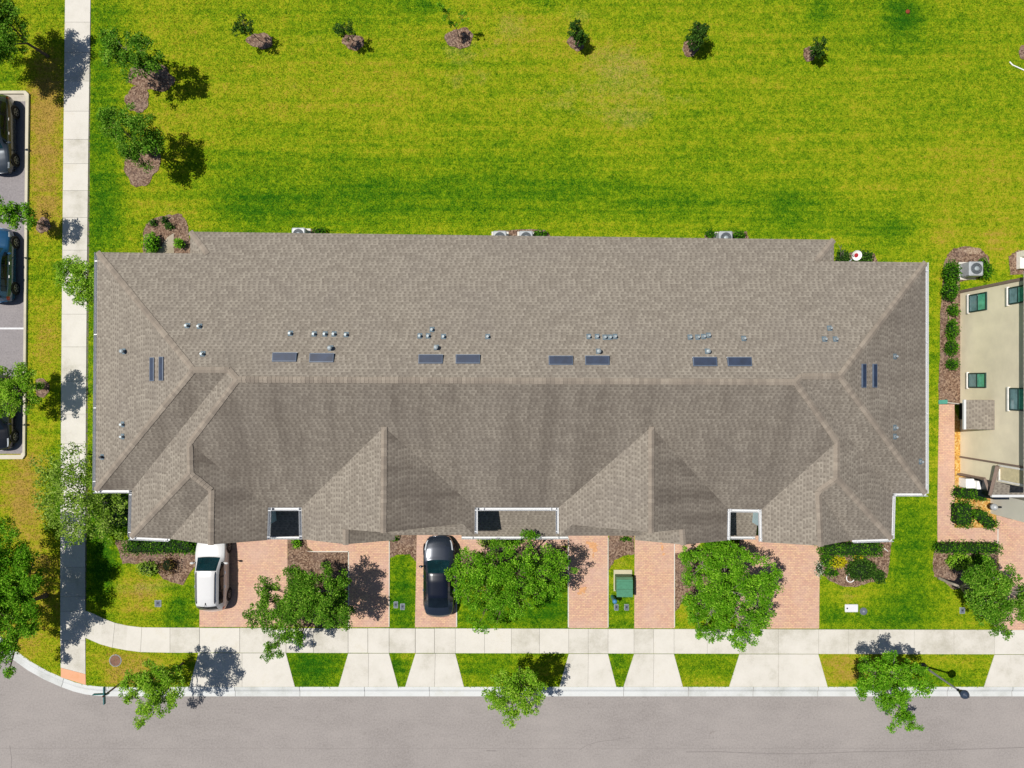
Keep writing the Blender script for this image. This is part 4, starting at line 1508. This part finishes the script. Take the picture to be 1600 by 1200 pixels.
tree('leaning tree with a pale slanting trunk in front of the beige house', (1467, 903), [(1530, 915, 26, 4.0), (1560, 905, 28, 4.4), (1585, 925, 30, 4.6), (1545, 940, 30, 4.6), (1575, 955, 26, 4.2), (1530, 960, 18, 3.8), (1555, 978, 16, 3.7), (1570, 990, 10, 3.4), (1518, 900, 16, 3.6), (1605, 950, 20, 4.0), (1552, 885, 12, 3.8)], 'leafB', 1.3, (0.22, 0.44), 190, 'barkpale', .09)

# young saplings on the back lawn
SAP = [
    ((406, 64), [(380, 38, 13, 2.2), (388, 48, 9, 1.8), (374, 46, 9, 1.9)], 'leafE', 'leftmost sapling of the lawn row with faint green tuft', .7),
    ((552, 64), [(537, 42, 12, 1.9), (545, 52, 8, 1.5), (530, 48, 8, 1.6)], 'leafE', 'second sapling from the left with its tuft over a small mulch ring', .8),
    ((717, 58), [(695, 20, 8, 2.4), (707, 38, 6, 1.6), (723, 26, 7, 2.0), (692, 8, 6, 2.8)], 'leafA', 'spindly bare-stemmed sapling above the largest mulch ring', .8),
    ((901, 68), [(900, 50, 11, 1.4), (906, 58, 10, 1.1), (899, 40, 8, 1.7)], 'leafE', 'dark bushy sapling in the middle of the back lawn', 1.8),
    ((1080, 74), [(1092, 52, 13, 1.6), (1086, 62, 11, 1.2), (1098, 46, 9, 1.7), (1090, 42, 7, 2.0)], 'leafE', 'tallest dark bushy sapling right of the lawn centre', 1.7),
    ((1264, 84), [(1279, 70, 10, 1.4), (1272, 78, 8, 1.0), (1284, 80, 7, 1.1)], 'leafE', 'smallest sapling on the back lawn nearest the right', 1.3),
]
for bs, bl, lf, lb, dn in SAP:
    tree(lb, bs, [(a_, b_, c_ * 1.22, d_) for a_, b_, c_, d_ in bl], lf, dn * 7, (0.12, 0.24), 150, 'bark', 0.025, 'sapling', ln=.10, twig=.8, group='saplings planted in mulch rings on the back lawn', cat='sapling')


def hedge(label, cen, size, h, rz=0.0, leaf='hedge', core='hedgecore', dens=190, name='hedge', cat='hedge', rnd=False, ln=0.10, jag=0.07):
    """cen: photo pixel at the top of the plant; size in photo pixels"""
    c = W(cen[0], cen[1], h)
    sx, sy = size[0] * (H - h) / F, size[1] * (H - h) / F
    base = Vector((c.x, c.y, 0))
    mb = MB()
    if rnd:
        mb.ball(base + Vector((0, 0, h * .40)), (sx * .33, sy * .33, h * .38), 14, 9, 1, 0.15)
    else:
        core_ = MB()
        mb.bbox(base, (sx * .90, sy * .84, h * .92), min(.12, sy * .2), rz, 1)
    n = int(dens * (sx * sy + (sx + sy) * h * 0.8))
    if rnd:
        d = in_ball(n, 0.30)
        P = d * np.array([sx / 2, sy / 2, h * .5]) + np.array(base + Vector((0, 0, h * .52)))
    else:
        u = rng.uniform(-1, 1, (n, 3))
        face = rng.random(n)
        top = face < .55
        e1 = (face >= .55) & (face < .80)
        e2 = face >= .80
        u[top, 2] = 1
        u[e1, 1] = np.sign(u[e1, 1])
        u[e2, 0] = np.sign(u[e2, 0])
        # rounded ends
        k = 1 - 0.10 * (np.abs(u[:, 0]) ** 6)
        x, y, z = u[:, 0] * sx / 2, u[:, 1] * k * sy / 2, (u[:, 2] * .5 + .5) * h
        ca_, sa_ = math.cos(rz), math.sin(rz)
        P = np.stack([base.x + x * ca_ - y * sa_, base.y + x * sa_ + y * ca_, z], 1)
    P += rng.normal(size=P.shape) * jag * np.array([1, 1, 0.8])
    P[:, 2] = np.maximum(P[:, 2], 0.04)
    vv, qq = leaf_quads(P, ln=ln, wd=ln * .65)
    mb.addnp(vv, qq, 0)
    ob = mb.build(name, [M[leaf], M[core]], origin=base)
    return tag(ob, label, cat)


hedge('clipped green hedge under the left front eave behind the white car', (247, 855), (112, 22), 0.9)
hedge('dark ivy-like hedge filling the corner below the southwest gutter', (178, 800), (44, 58), 0.7, dens=150, jag=.12)
hedge('clipped hedge under the right front eave beside the widest driveway', (1333, 860), (92, 20), 0.9)
hedge('long low hedge at the neighbouring house crossing in front of its walk', (1517, 858), (98, 16), 0.8)
hedge('square clipped hedge block in the yellow gravel bed', (1509.5, 805), (26, 38), 0.8)
hedge('slanted hedge strip in the gravel bed next to the grey garage wall', (1543, 812), (38, 17), 0.75, rz=-0.68)
hedge('oval hedge at the top of the yellow gravel bed under the braces', (1521, 773), (46, 17), 0.75, rz=-0.10)
SH = [
    ('tall dark shrub column closest to the neighbouring condenser', (1497, 424), (22, 40), 1.3, 'hedge'),
    ('dark shrub below the teal splash block touching its taller neighbour', (1494, 452), (22, 32), 1.2, 'hedge'),
    ('smallest light shrub third from the top along the beige wall', (1495, 484), (16, 20), .7, 'hedge'),
    ('loose shrub halfway down the mulch strip along the beige wall', (1494, 514), (17, 36), .8, 'hedge'),
    ('compact shrub fourth from the top along the beige wall', (1493, 543), (18, 26), .8, 'hedge'),
    ('round ball shrub at the lower end of the row along the beige wall', (1494, 569), (17, 18), .7, 'hedge'),
    ('shrub to the right of the neighbouring condenser unit', (1548, 421), (20, 26), .9, 'hedge'),
    ('small shrub tuft directly above the neighbouring condenser unit', (1541, 409), (14, 12), .6, 'hedge'),
    ('bright bush at the back step beside the pale concrete pad', (230, 378), (23, 34), 1.0, 'leafA'),
    ('tiny sprig bush at the top left of the back mulch corner', (236, 347), (12, 9), .4, 'leafE'),
    ('second tiny bush beside the sprig in the back mulch corner', (254, 343), (8, 10), .4, 'leafE'),
    ('dark little bush above the concrete pad in the back mulch corner', (262, 352), (12, 10), .4, 'leafE'),
    ('small bush right of the concrete pad next to the roof corner', (275, 378), (12, 14), .8, 'leafA'),
    ('low shrub right of the leftmost back condenser', (497, 359), (22, 10), .5, 'hedge'),
    ('low shrub right of the paired back condensers', (844, 364), (22, 12), .6, 'hedge'),
    ('low shrub left of the rightmost back condenser', (1112, 364), (16, 12), .6, 'hedge'),
    ('low shrub right of the rightmost back condenser', (1157, 365), (20, 12), .6, 'hedge'),
    ('dark shrub left of the satellite dish at the roof step', (1322, 400), (20, 24), .9, 'leafE'),
    ('dark shrub right of the satellite dish at the roof step', (1354, 400), (32, 22), .9, 'leafE'),
    ('feathery green shrub in the right front garden beside the yellow flowers', (1352, 893), (52, 36), .9, 'leafE'),
    ('small low shrub between the white flowers and the yellow flowers', (1296, 878), (24, 20), .5, 'hedge'),
    ('low spreading shrub just below the yellow flowers', (1300, 896), (24, 14), .4, 'hedge'),
    ('wispy dark twig shrub at the lawn end of the right front garden', (1378, 903), (18, 22), .6, 'leafE'),
    ('pale broad bush under the leaning tree by the long low hedge', (1507, 881), (40, 26), .9, 'leafC'),
    ('feathery bush right of the pale broad bush near the leaning tree', (1542, 881), (30, 24), .9, 'leafA'),
    ('yellowish bush in the left front garden near the hedge', (226, 890), (34, 22), .6, 'leafD'),
    ('spiky clump beside the front path right of the first porch gutter', (461, 850), (14, 14), .5, 'leafA'),
    ('small clump tucked under the left front gable by the mulch', (615, 843), (14, 6), .4, 'hedge'),
    ('flat clump of groundcover under the right front gable', (978, 843), (18, 6), .3, 'hedge'),
    ('tall dark bush at the middle porch behind the largest tree', (792, 848), (36, 22), 1.0, 'leafB'),
    ('leafy bush below the third porch gutter beside the broad tree', (1128, 853), (34, 24), .9, 'leafB'),
    ('rusty-leaved bush between the third porch and the brick driveway', (1149, 858), (18, 24), .9, 'leafP'),
]
for lb, c, s, h, lf in SH:
    hedge(lb, c, s, h, leaf=lf, name='shrub', cat='shrub', rnd=True, dens=260, ln=.11, jag=.06)
hedge('bright yellow flowering plant in the right front garden', (1311, 880), (32, 18), .5, leaf='leafY', name='flowering_plant', cat='flowers', rnd=True, dens=300, ln=.10, jag=.05)
hedge('little yellow flower tuft right of the bigger yellow plant', (1344, 872), (16, 10), .4, leaf='leafY', name='flowering_plant', cat='flowers', rnd=True, dens=220, ln=.09, jag=.06)
hedge('white flowering plant spilling over the edge of the brick driveway', (1283, 890), (14, 24), .45, leaf='leafW', name='flowering_plant', cat='flowers', rnd=True, dens=150, ln=.09, jag=.09)
hedge('golden-leaved plant at the walk in front of the middle porch', (762, 848), (30, 18), .6, leaf='leafD', name='flowering_plant', cat='plant', rnd=True, dens=220, ln=.10, jag=.08)
hedge('bronze-leaved shrub with dark gaps in the left front garden mulch', (258, 886), (26, 26), .7, leaf='leafP', name='shrub', cat='shrub', rnd=True, dens=150, ln=.11, jag=.12)

# ------------------------------------------------------------------ cars
def car(label, x, y, yaw, L, Wd, st, paint, wind='cglass', roofmat=None, rails=False, zs=1.0, wheels=(0.185, 0.80)):
    t = thing('parked_car', label, 'car', (x, y, 0.015), None, yaw)
    S = np.linspace(0, 1, 91)

    def cv(key):
        v = np.interp(S, st['s'], st[key])
        for _ in range(2):
            v[1:-1] = (v[:-2] + 2 * v[1:-1] + v[2:]) / 4
        return v
    w, be, top, wr = cv('w') * Wd / 2, cv('belt') * zs, cv('top') * zs, cv('wr') * Wd / 2
    n = len(S)
    yy = L / 2 - S * L
    rows = []
    for i in range(n):
        cabin = min(max((top[i] - be[i]) / 0.5, 0), 1)
        te = top[i] - 0.02 - 0.05 * cabin
        sill = 0.20 + (0.12 * max(0, (0.06 - S[i]) / 0.06) + 0.14 * max(0, (S[i] - 0.95) / 0.05))
        a = [(w[i] * .90, sill), (w[i] * .985, min(.34, be[i] * .5)), (w[i], be[i] * .58), (w[i] * .995, be[i] * .76), (w[i] * .975, be[i] * .92), (w[i] * .93, be[i])]
        p5, p8 = np.array(a[5]), np.array((wr[i], te))
        for q in (1 / 3, 2 / 3):
            p = p5 + (p8 - p5) * q
            a.append((p[0] + .015 * cabin, p[1]))
        a += [(wr[i], te), (wr[i] * .94, te + (top[i] - te) * .45), (wr[i] * .45, top[i] - .008), (0, top[i])]
        rows.append(a)
    m = len(rows[0])
    nb_ = 2 * m - 1
    verts = []
    for i in range(n):
        r = rows[i]
        kf = st.get('nose', .22) * max(0.0, 1 - S[i] / .45) - st.get('tailc', .16) * max(0.0, (S[i] - .70) / .30)
        full = [(-q[0], q[1]) for q in r] + [(q[0], q[1]) for q in r[-2::-1]]
        ring = [(a_, yy[i] - kf * (a_ / (Wd / 2)) ** 2, z_) for a_, z_ in full]
        verts += ring
    groups = {k: [] for k in ('body', 'pillar', 'windshield', 'rear_window', 'side_window_l', 'side_window_r', 'headlight_l', 'headlight_r', 'taillight_l', 'taillight_r', 'roof')}
    ws, rw, sw = st['ws'], st['rw'], st['sw']
    for i in range(n - 1):
        s = (S[i] + S[i + 1]) / 2
        cab = (top[i] + top[i + 1] - be[i] - be[i + 1]) / 2
        for j in range(nb_ - 1):
            k = j if j < m - 1 else nb_ - 2 - j
            side = 'l' if j < m - 1 else 'r'
            f = (i * nb_ + j, i * nb_ + j + 1, (i + 1) * nb_ + j + 1, (i + 1) * nb_ + j)
            g = 'body'
            if ws[0] < s < ws[1] and k >= 9:
                g = 'windshield'
            elif rw[0] < s < rw[1] and k >= 8:
                g = 'rear_window'
            elif k in (5, 6) and sw[0] < s < sw[1] and cab > .17:
                g = 'pillar' if any(abs(s - q) < .008 for q in st.get('pillars', ())) else 'side_window_' + side
            elif st['hl'][0] < s < st['hl'][1] and k in st.get('hlk', (4, 5)):
                g = 'headlight_' + side
            elif st['tl'][0] < s < st['tl'][1] and k in (3, 4):
                g = 'taillight_' + side
            elif roofmat and ws[1] <= s <= rw[0] and k >= 8:
                g = 'roof'
            groups[g].append(f)
    mats = dict(body=paint, pillar='trimblack', windshield=wind, rear_window='cglass', side_window_l='cglass', side_window_r='cglass', headlight_l='lamp', headlight_r='lamp', taillight_l='tail', taillight_r='tail', roof=roofmat or paint)
    body = None
    for g, fs in groups.items():
        if not fs:
            continue
        if g == 'body':
            fs = fs + [tuple(range(nb_)), tuple(range(n * nb_ - 1, (n - 1) * nb_ - 1, -1))]
        used = sorted({i for f in fs for i in f})
        mp = {v: i for i, v in enumerate(used)}
        mb = MB()
        mb.add([verts[i] for i in used], [tuple(mp[i] for i in f)[::-1] for f in fs])
        nm = g[:-2] if g[-2:] in ('_l', '_r') else g
        o = mb.build(nm, M[mats[g]], t, True)
        if g == 'body':
            body = o
    ub = MB()
    ub.box((0, 0, .30), (Wd * .80, L * .90, .30))
    ub.build('underbody', M['trimblack'], t)
    # door seams and handles
    for sx in (-1, 1):
        for q in st.get('pillars', ()):
            i = int(q * 90)
            sm = MB()
            sm.box((sx * (w[i] * .965 + .02), yy[i] + .12, be[i] * .90), (.04, .16, .03))
            sm.build('door_handle', M['chrome'], t)
        # mirrors
        i = int((sw[0] + .035) * 90)
        mm = MB()
        mm.ball((sx * (w[i] + .10), yy[i] - .02, be[i] + .06), (.13, .075, .085), 12, 8)
        mm.cyl((sx * (w[i] * .92), yy[i], be[i] + .02), (sx * (w[i] + .05), yy[i], be[i] + .04), .03, n=6)
        mm.build('mirror', M[paint], t, True)
        # wheels
        for q in wheels:
            i = int(q * 90)
            c = Vector((sx * (w[i] - .10), L / 2 - q * L, .335))
            ax = Matrix.Rotation(math.radians(90) * sx, 3, 'Y')
            wb = MB()
            wb.lathe(c, [(.20, -.02), (.325, -.02), (.335, .03), (.335, .10), (.315, .125), (.225, .13)], 28, 0, ax)
            wo = wb.build('wheel', M['tyre'], t)
            rb = MB()
            rb.lathe(c, [(.05, .10), (.05, .135)], 10, 0, ax)
            rb.lathe(c, [(.222, .126), (.226, .136), (.205, .139), (.203, .128)], 28, 0, ax)
            for k in range(5):
                th = 2 * math.pi * k / 5
                R = Matrix.Rotation(th, 3, 'X')
                d = R @ Vector((0, .13, 0))
                rb.box(c + Vector((sx * .132, 0, 0)) + d, (.02, .19, .05), tilt=R)
            ro = rb.build('rim', M['rim'], wo)
            ab = MB()
            ab.lathe(c + Vector((sx * .088, 0, .02)), [(.40, 0), (.40, .022), (.35, .024)], 28, 0, ax)
            ab.build('wheel_arch', M['trimblack'], t)
    if rails:
        for sx in (-1, 1):
            rr = MB()
            i0, i1 = int((ws[1] + .02) * 90), int((rw[0] - .03) * 90)
            rr.tube([(sx * wr[i] * .90, yy[i], top[i] - .01 + (.03 if i0 < i < i1 else -.02)) for i in range(i0, i1 + 1, 3)], [.022] * len(range(i0, i1 + 1, 3)), 6)
            rr.build('roof_rail', M['trimblack'], t)
        an = MB()
        an.tube([(0.0, yy[int(rw[0] * 90) - 4], top[int(rw[0] * 90) - 4]), (0, yy[int(rw[0] * 90)] - .0, top[int(rw[0] * 90) - 4] + .07)], [.03, .012], 6)
        an.build('antenna', M['trimblack'], t)
    return t


SUV = dict(s=[0, .02, .06, .14, .22, .27, .36, .43, .50, .80, .88, .93, .97, 1], w=[.66, .80, .92, .985, 1, 1, 1, 1, 1, .99, .965, .93, .86, .74],
           belt=[.52, .68, .80, .90, .98, 1.0, 1.02, 1.04, 1.05, 1.08, 1.08, 1.04, .96, .70], top=[.55, .72, .85, .96, 1.04, 1.08, 1.36, 1.58, 1.64, 1.64, 1.58, 1.36, 1.06, .74],
           wr=[.50, .64, .76, .80, .80, .78, .72, .69, .67, .65, .63, .64, .66, .52], ws=(.275, .43), rw=(.885, .955), sw=(.33, .88), hl=(.035, .10), tl=(.945, .985), pillars=(.52, .70))
SED = dict(s=[0, .02, .06, .14, .24, .29, .36, .43, .52, .70, .80, .86, .90, .97, 1], w=[.62, .78, .90, .98, 1, 1, 1, 1, 1, 1, .98, .96, .94, .84, .66],
           belt=[.48, .60, .70, .80, .88, .90, .92, .93, .94, .96, .96, .95, .93, .84, .62], top=[.50, .63, .74, .85, .94, .97, 1.20, 1.38, 1.43, 1.40, 1.26, 1.12, 1.02, .92, .66],
           wr=[.46, .60, .72, .77, .78, .76, .70, .66, .64, .62, .62, .64, .68, .62, .46], ws=(.275, .42), rw=(.72, .86), sw=(.33, .80), hl=(.035, .15), hlk=(5, 6), tl=(.955, .99), pillars=(.52, .68))

car('white crossover parked on the first brick driveway', -18.16, -11.40, 0.0, 4.70, 1.86, SUV, 'pwhite', 'cteal', rails=True)
car('dark blue-black sedan parked under the largest tree', -4.42, -11.66, 0.0, 4.92, 1.90, SED, 'pdark', 'cteal', roofmat='pnavy')
car('black-olive SUV facing the street side at the top of the parking lot', -31.20, 15.15, math.pi, 4.75, 1.90, SUV, 'polive', 'cteal', rails=True)
car('dark teal wagon with a sky-lit bonnet below the small kerb tree', -31.17, 7.20, 0.0, 4.55, 1.84, SUV, 'pteal', 'cteal', zs=.96)
car('black car half hidden under the round lot-edge tree', -31.22, -1.75, math.pi, 4.60, 1.84, SED, 'pblack')

# ------------------------------------------------------------------ condensers, boxes, lids, posts
def condenser(label, px, py, s=0.82, h=0.85, rz=0.0):
    b = W(px, py, h)
    b.z = 0
    t = thing('condenser_unit', label, 'air conditioner', b, 'outdoor air conditioning condensers')
    mb = PB()
    mb.bbox(b + Vector((0, 0, .04)), (s, s, h - .04), .06, rz)
    mb.part('casing', M['acgrey'], t)
    mb = PB()
    mb.box(b + Vector((0, 0, .02)), (s + .22, s + .22, .06), rz)
    mb.part('pad', M['conc'], t)
    mb = PB()
    mb.lathe(b + Vector((0, 0, h)), [(s * .40, 0), (s * .40, .010), (s * .38, .012)], 26)
    fg = mb.part('fan_guard', M['acdark'], t)
    mb = PB()
    for r in (.12, .20, .28, .36):
        ring = [b + Vector((s * r * math.cos(2 * math.pi * k / 24), s * r * math.sin(2 * math.pi * k / 24), h + .02)) for k in range(25)]
        mb.tube(ring, [.009] * 25, 4, caps=False)
    mb.lathe(b + Vector((0, 0, h + .012)), [(s * .16, 0), (s * .15, .03), (s * .06, .05)], 16)
    wr_ = mb.part('fan_grille', M['ventgrey'], t)
    wr_.parent = fg
    return t


condenser('leftmost condenser along the back eave, half hidden by the roof', 466, 366)
condenser('left one of the paired condensers at the back eave', 781, 371)
condenser('right one of the paired condensers at the back eave', 822, 371)
condenser('rightmost condenser along the back eave, between two shrubs', 1134.5, 371.5)
condenser('freestanding grey condenser beside the beige neighbouring house', 1526, 419.5, 0.86, 0.95)

b = W(976, 915, .75)
b.z = 0
t = thing('transformer_box', 'green steel transformer box on a concrete pad between two brick driveways', 'utility box', b)
mb = PB()
mb.bbox(b + Vector((0, .03, .06)), (1.00, .98, .70), .03)
mb.part('cabinet', M['greenside'], t)
mb = PB()
mb.box(b + Vector((0, .02, .785)), (.98, .44, .02))
mb.box(b + Vector((0, -.26 - .19, .785)), (.98, .46, .02))
mb.box(b + Vector((0, .31, .775)), (.98, .12, .02))
mb.part('lid', M['green'], t)
mb = PB()
mb.box(b + Vector((0, .12, .02)), (1.12, 1.30, .09))
mb.part('pad', mat_concrete('pad_concrete', (214, 206, 176)), t)
b = W(957, 932)
t = thing('marker_post', 'short blue utility pedestal beside the green transformer', 'post', b)
mb = PB()
mb.cyl(b, b + Vector((0, 0, .95)), .12, .12, 14)
mb.part('body', M['teal'], t)
mb = PB()
mb.lathe(b + Vector((0, 0, .95)), [(.135, 0), (.135, .10), (.10, .16), (.03, .18)], 16)
mb.part('cap', M['blue'], t)


def meter(label, px, py, w, l, cat='meter lid', group='water meter lids set in the lawn'):
    b = W(px, py)
    t = thing('meter_lid', label, cat, b, group)
    mb = PB()
    mb.bbox(b + Vector((0, 0, -.03)), (w, l, .055), .02)
    mb.part('rim', M['lidrim'], t)
    mb = PB()
    mb.bbox(b + Vector((0, 0, .0)), (w * .74, l * .78, .034), .008)
    mb.part('cover', M['lid'], t)
    mb = PB()
    mb.box(b + Vector((0, l * .05, .037)), (w * .3, l * .28, .01))
    mb.part('reader_flap', M['acdark'], t)


meter('left meter lid below the green transformer', 963, 949, .28, .40)
meter('right meter lid below the green transformer', 979, 949, .30, .40)
meter('left meter lid on the narrow strip beside the dark sedan', 618.5, 945, .28, .42)
meter('right meter lid on the narrow strip beside the dark sedan', 629, 948, .30, .40)
meter('lone meter lid on the dry lawn left of the white car', 247, 943, .42, .44)
meter('meter lid on the lawn edge below the leaning tree', 1503.5, 954, .34, .40)
b = W(1330, 950)
t = thing('valve_box', 'white rectangular box lid on the right front lawn', 'box lid', b)
mb = PB()
mb.bbox(b + Vector((0, 0, -.02)), (.80, .48, .10), .03)
mb.part('lid', M['whitelid'], t)
mb = PB()
mb.cyl(b + Vector((-.28, .0, .075)), b + Vector((-.28, .0, .088)), .05, n=12)
mb.part('lock_plug', M['acdark'], t)
b = W(1349, 955)
t = thing('round_lid', 'dark round lid beside the white box lid on the lawn', 'lid', b)
mb = PB()
mb.lathe(b, [(.23, -.02), (.23, .03), (.20, .045)], 20)
mb.part('cover', M['lid'], t)
mb = PB()
mb.lathe(b + Vector((0, 0, .04)), [(.07, 0), (.06, .02)], 12)
mb.part('lift_ring', M['lidrim'], t)
b = W(180.5, 1032)
t = thing('manhole_cover', 'rusty round manhole cover on the dry verge near the corner', 'manhole', b)
mb = PB()
mb.lathe(b, [(.38, -.03), (.38, .02), (.33, .03), (.33, .012)], 28)
mb.part('frame', M['lidrim'], t)
mb = PB()
mb.lathe(b, [(.325, -.02), (.325, .022), (.30, .026)], 28)
for k in range(-4, 5):
    mb.box(b + Vector((0, k * .06, .030)), (2 * math.sqrt(max(.0, .27 ** 2 - (k * .06) ** 2)) + .02, .02, .012))
mb.part('cover', M['rust'], t)
b = W(1418, 18.5)
t = thing('valve_box', 'small rust-red valve cover in the lushest green patch of lawn', 'valve cover', b)
mb = PB()
mb.lathe(b, [(.13, -.02), (.13, .05), (.09, .08), (.02, .085)], 14)
mb.part('cover', plain('red_cap', C(150, 66, 40), 0.7), t)

# lamp post
b = W(1441.5, 1040)
t = thing('lamp_post', 'black acorn street lamp on a grey post standing in the verge', 'street lamp', b)
mb = PB()
mb.lathe(b, [(.20, 0), (.20, .12), (.14, .2), (.11, .55), (.08, .62)], 16)
mb.part('base', M['darkmetal'], t)
mb = PB()
mb.tube([b + Vector((0, 0, .6)), b + Vector((0, 0, 3.5))], [.065, .045], 12)
mb.part('post', M['postgrey'], t)
mb = PB()
mb.lathe(b + Vector((0, 0, 3.45)), [(.05, 0), (.09, .05), (.06, .12), (.13, .30), (.15, .36)], 16)
mb.part('collar', M['darkmetal'], t)
mb = PB()
mb.lathe(b + Vector((0, 0, 3.81)), [(.14, 0), (.20, .14), (.22, .28)], 18)
mb.part('globe', M['acdark'], t)
mb = PB()
mb.lathe(b + Vector((0, 0, 4.07)), [(.25, 0), (.25, .04), (.19, .16), (.08, .25), (.03, .29), (.035, .33), (.01, .44)], 20)
mb.part('cap', plain('lamp_cap', (0.03, 0.045, 0.075, 1), 0.4), t)

# street sign
b = W(204.5, 1055)
t = thing('street_sign', 'brown street sign post with two crossed teal blades at the corner', 'street sign', b)
mb = PB()
mb.tube([b, b + Vector((0, 0, 2.75))], [.055, .05], 10)
mb.part('post', M['post'], t)
for k, (rz, z, L) in enumerate(((math.radians(91), 2.86, 1.0), (math.radians(2), 2.68, .9))):
    mb = PB()
    off = Vector((0, 0, z)) + (Vector((-.30, 0, 0)) if k else Vector((0, 0, 0)))
    mb.box(b + off, (L, .035, .20), rz)
    sg = mb.part('sign_blade', M['teal'], t)
mb = PB()
mb.lathe(b + Vector((0, 0, 2.95)), [(.05, 0), (.06, .04), (.02, .10)], 10)
mb.part('finial', M['post'], t)

# satellite dish by the right roof step
b = W(1331, 407, 3.2)
t = thing('satellite_dish', 'white round satellite dish with a red centre at the right roof step', 'dish', b)
mb = PB()
c = W(1338.3, 399, 3.6)
R = Matrix.Rotation(math.radians(14), 3, 'X')
mb.lathe(c, [(.02, -.06), (.14, -.045), (.24, .0), (.28, .05), (.285, .055), (.275, .055), (.23, .012), (.13, -.03)], 26, 0, R)
d = mb.part('bowl', M['white'], t)
mb = PB()
mb.lathe(c, [(.125, -.026), (.11, -.022)], 18, 0, R)
e = mb.part('centre_disc', M['red'], t)
e.parent = d
mb = PB()
mb.tube([W(1327, 409, 3.2), W(1331, 405, 3.3), W(1337, 400, 3.5)], [.035, .035, .03], 8)
mb.part('arm', M['ventgrey'], t)
mb = PB()
mb.tube([c + R @ Vector((-.27, 0, .04)), c + R @ Vector((-.30, .06, .30))], [.018, .03], 6)
mb.part('receiver', M['acgrey'], t)
# bare twig beside it
b = W(1313, 408)
t = thing('bare_shrub', 'leafless pale twig shrub in the corner of the roof step', 'shrub', b)
mb = PB()
for q in ([(1313, 408, 0), (1314, 398, .8), (1313, 388, 1.6), (1310, 382, 1.9)], [(1314, 398, .8), (1318, 391, 1.4)], [(1313, 390, 1.5), (1315, 383, 2.0)], [(1312, 405, .3), (1317, 400, .7), (1318, 394, 1.1)]):
    mb.tube([W(*p) for p in q], np.linspace(.03, .012, len(q)), 5)
mb.part('stems', M['barkpale'], t)

# garden bits
b = W(1328, 903)
t = thing('planter_ring', 'white edging ring lying on the mulch of the right front garden', 'garden ring', b)
mb = PB()
ring = [b + Vector((.24 * math.cos(a), .24 * math.sin(a), .06)) for a in np.linspace(.9, 5.9, 22)]
mb.tube(ring, [.028] * 22, 6)
mb.part('ring', M['white'], t)
b = W(1384, 858)
t = thing('garden_stake', 'thin white stake leaning at the end of the right front hedge', 'stake', b)
mb = PB()
mb.tube([W(1381.5, 856.5, .05), W(1387.5, 861.5, .30)], [.022, .022], 6)
mb.part('stick', M['white'], t)
b = W(1590, 103)
t = thing('pipe', 'bent white pipe lying on the lawn at the top right edge', 'pipe', b)
mb = PB()
mb.tube([W(1577.5, 96.5, .04), W(1582, 101.5, .04), W(1592, 106, .04), W(1612, 115, .04)], [.035] * 4, 8)
mb.part('tube', M['white'], t)
for px, py, lb, rz in ((1473, 628, 'teal splash block at the top of the brick walk by the beige house', 0.05), (1479, 447, 'small teal splash block beside the dark shrub column', .5)):
    b = W(px, py)
    t = thing('splash_block', lb, 'splash block', b)
    mb = PB()
    s = (.55, .26, .09) if px < 1475 else (.36, .24, .09)
    mb.bbox(b, s, .03, rz)
    mb.part('tray', plain('teal_plastic', C(90, 168, 150), 0.5), t)
# downspout hose at the brick walk
b = W(1486, 631)
t = thing('drain_pipe', 'thin pale drain pipe from the teal splash block to the side door', 'pipe', b)
mb = PB()
mb.tube([W(1480, 629, .06), W(1498, 631, .06)], [.04, .04], 8)
mb.part('tube', M['fascia'], t)
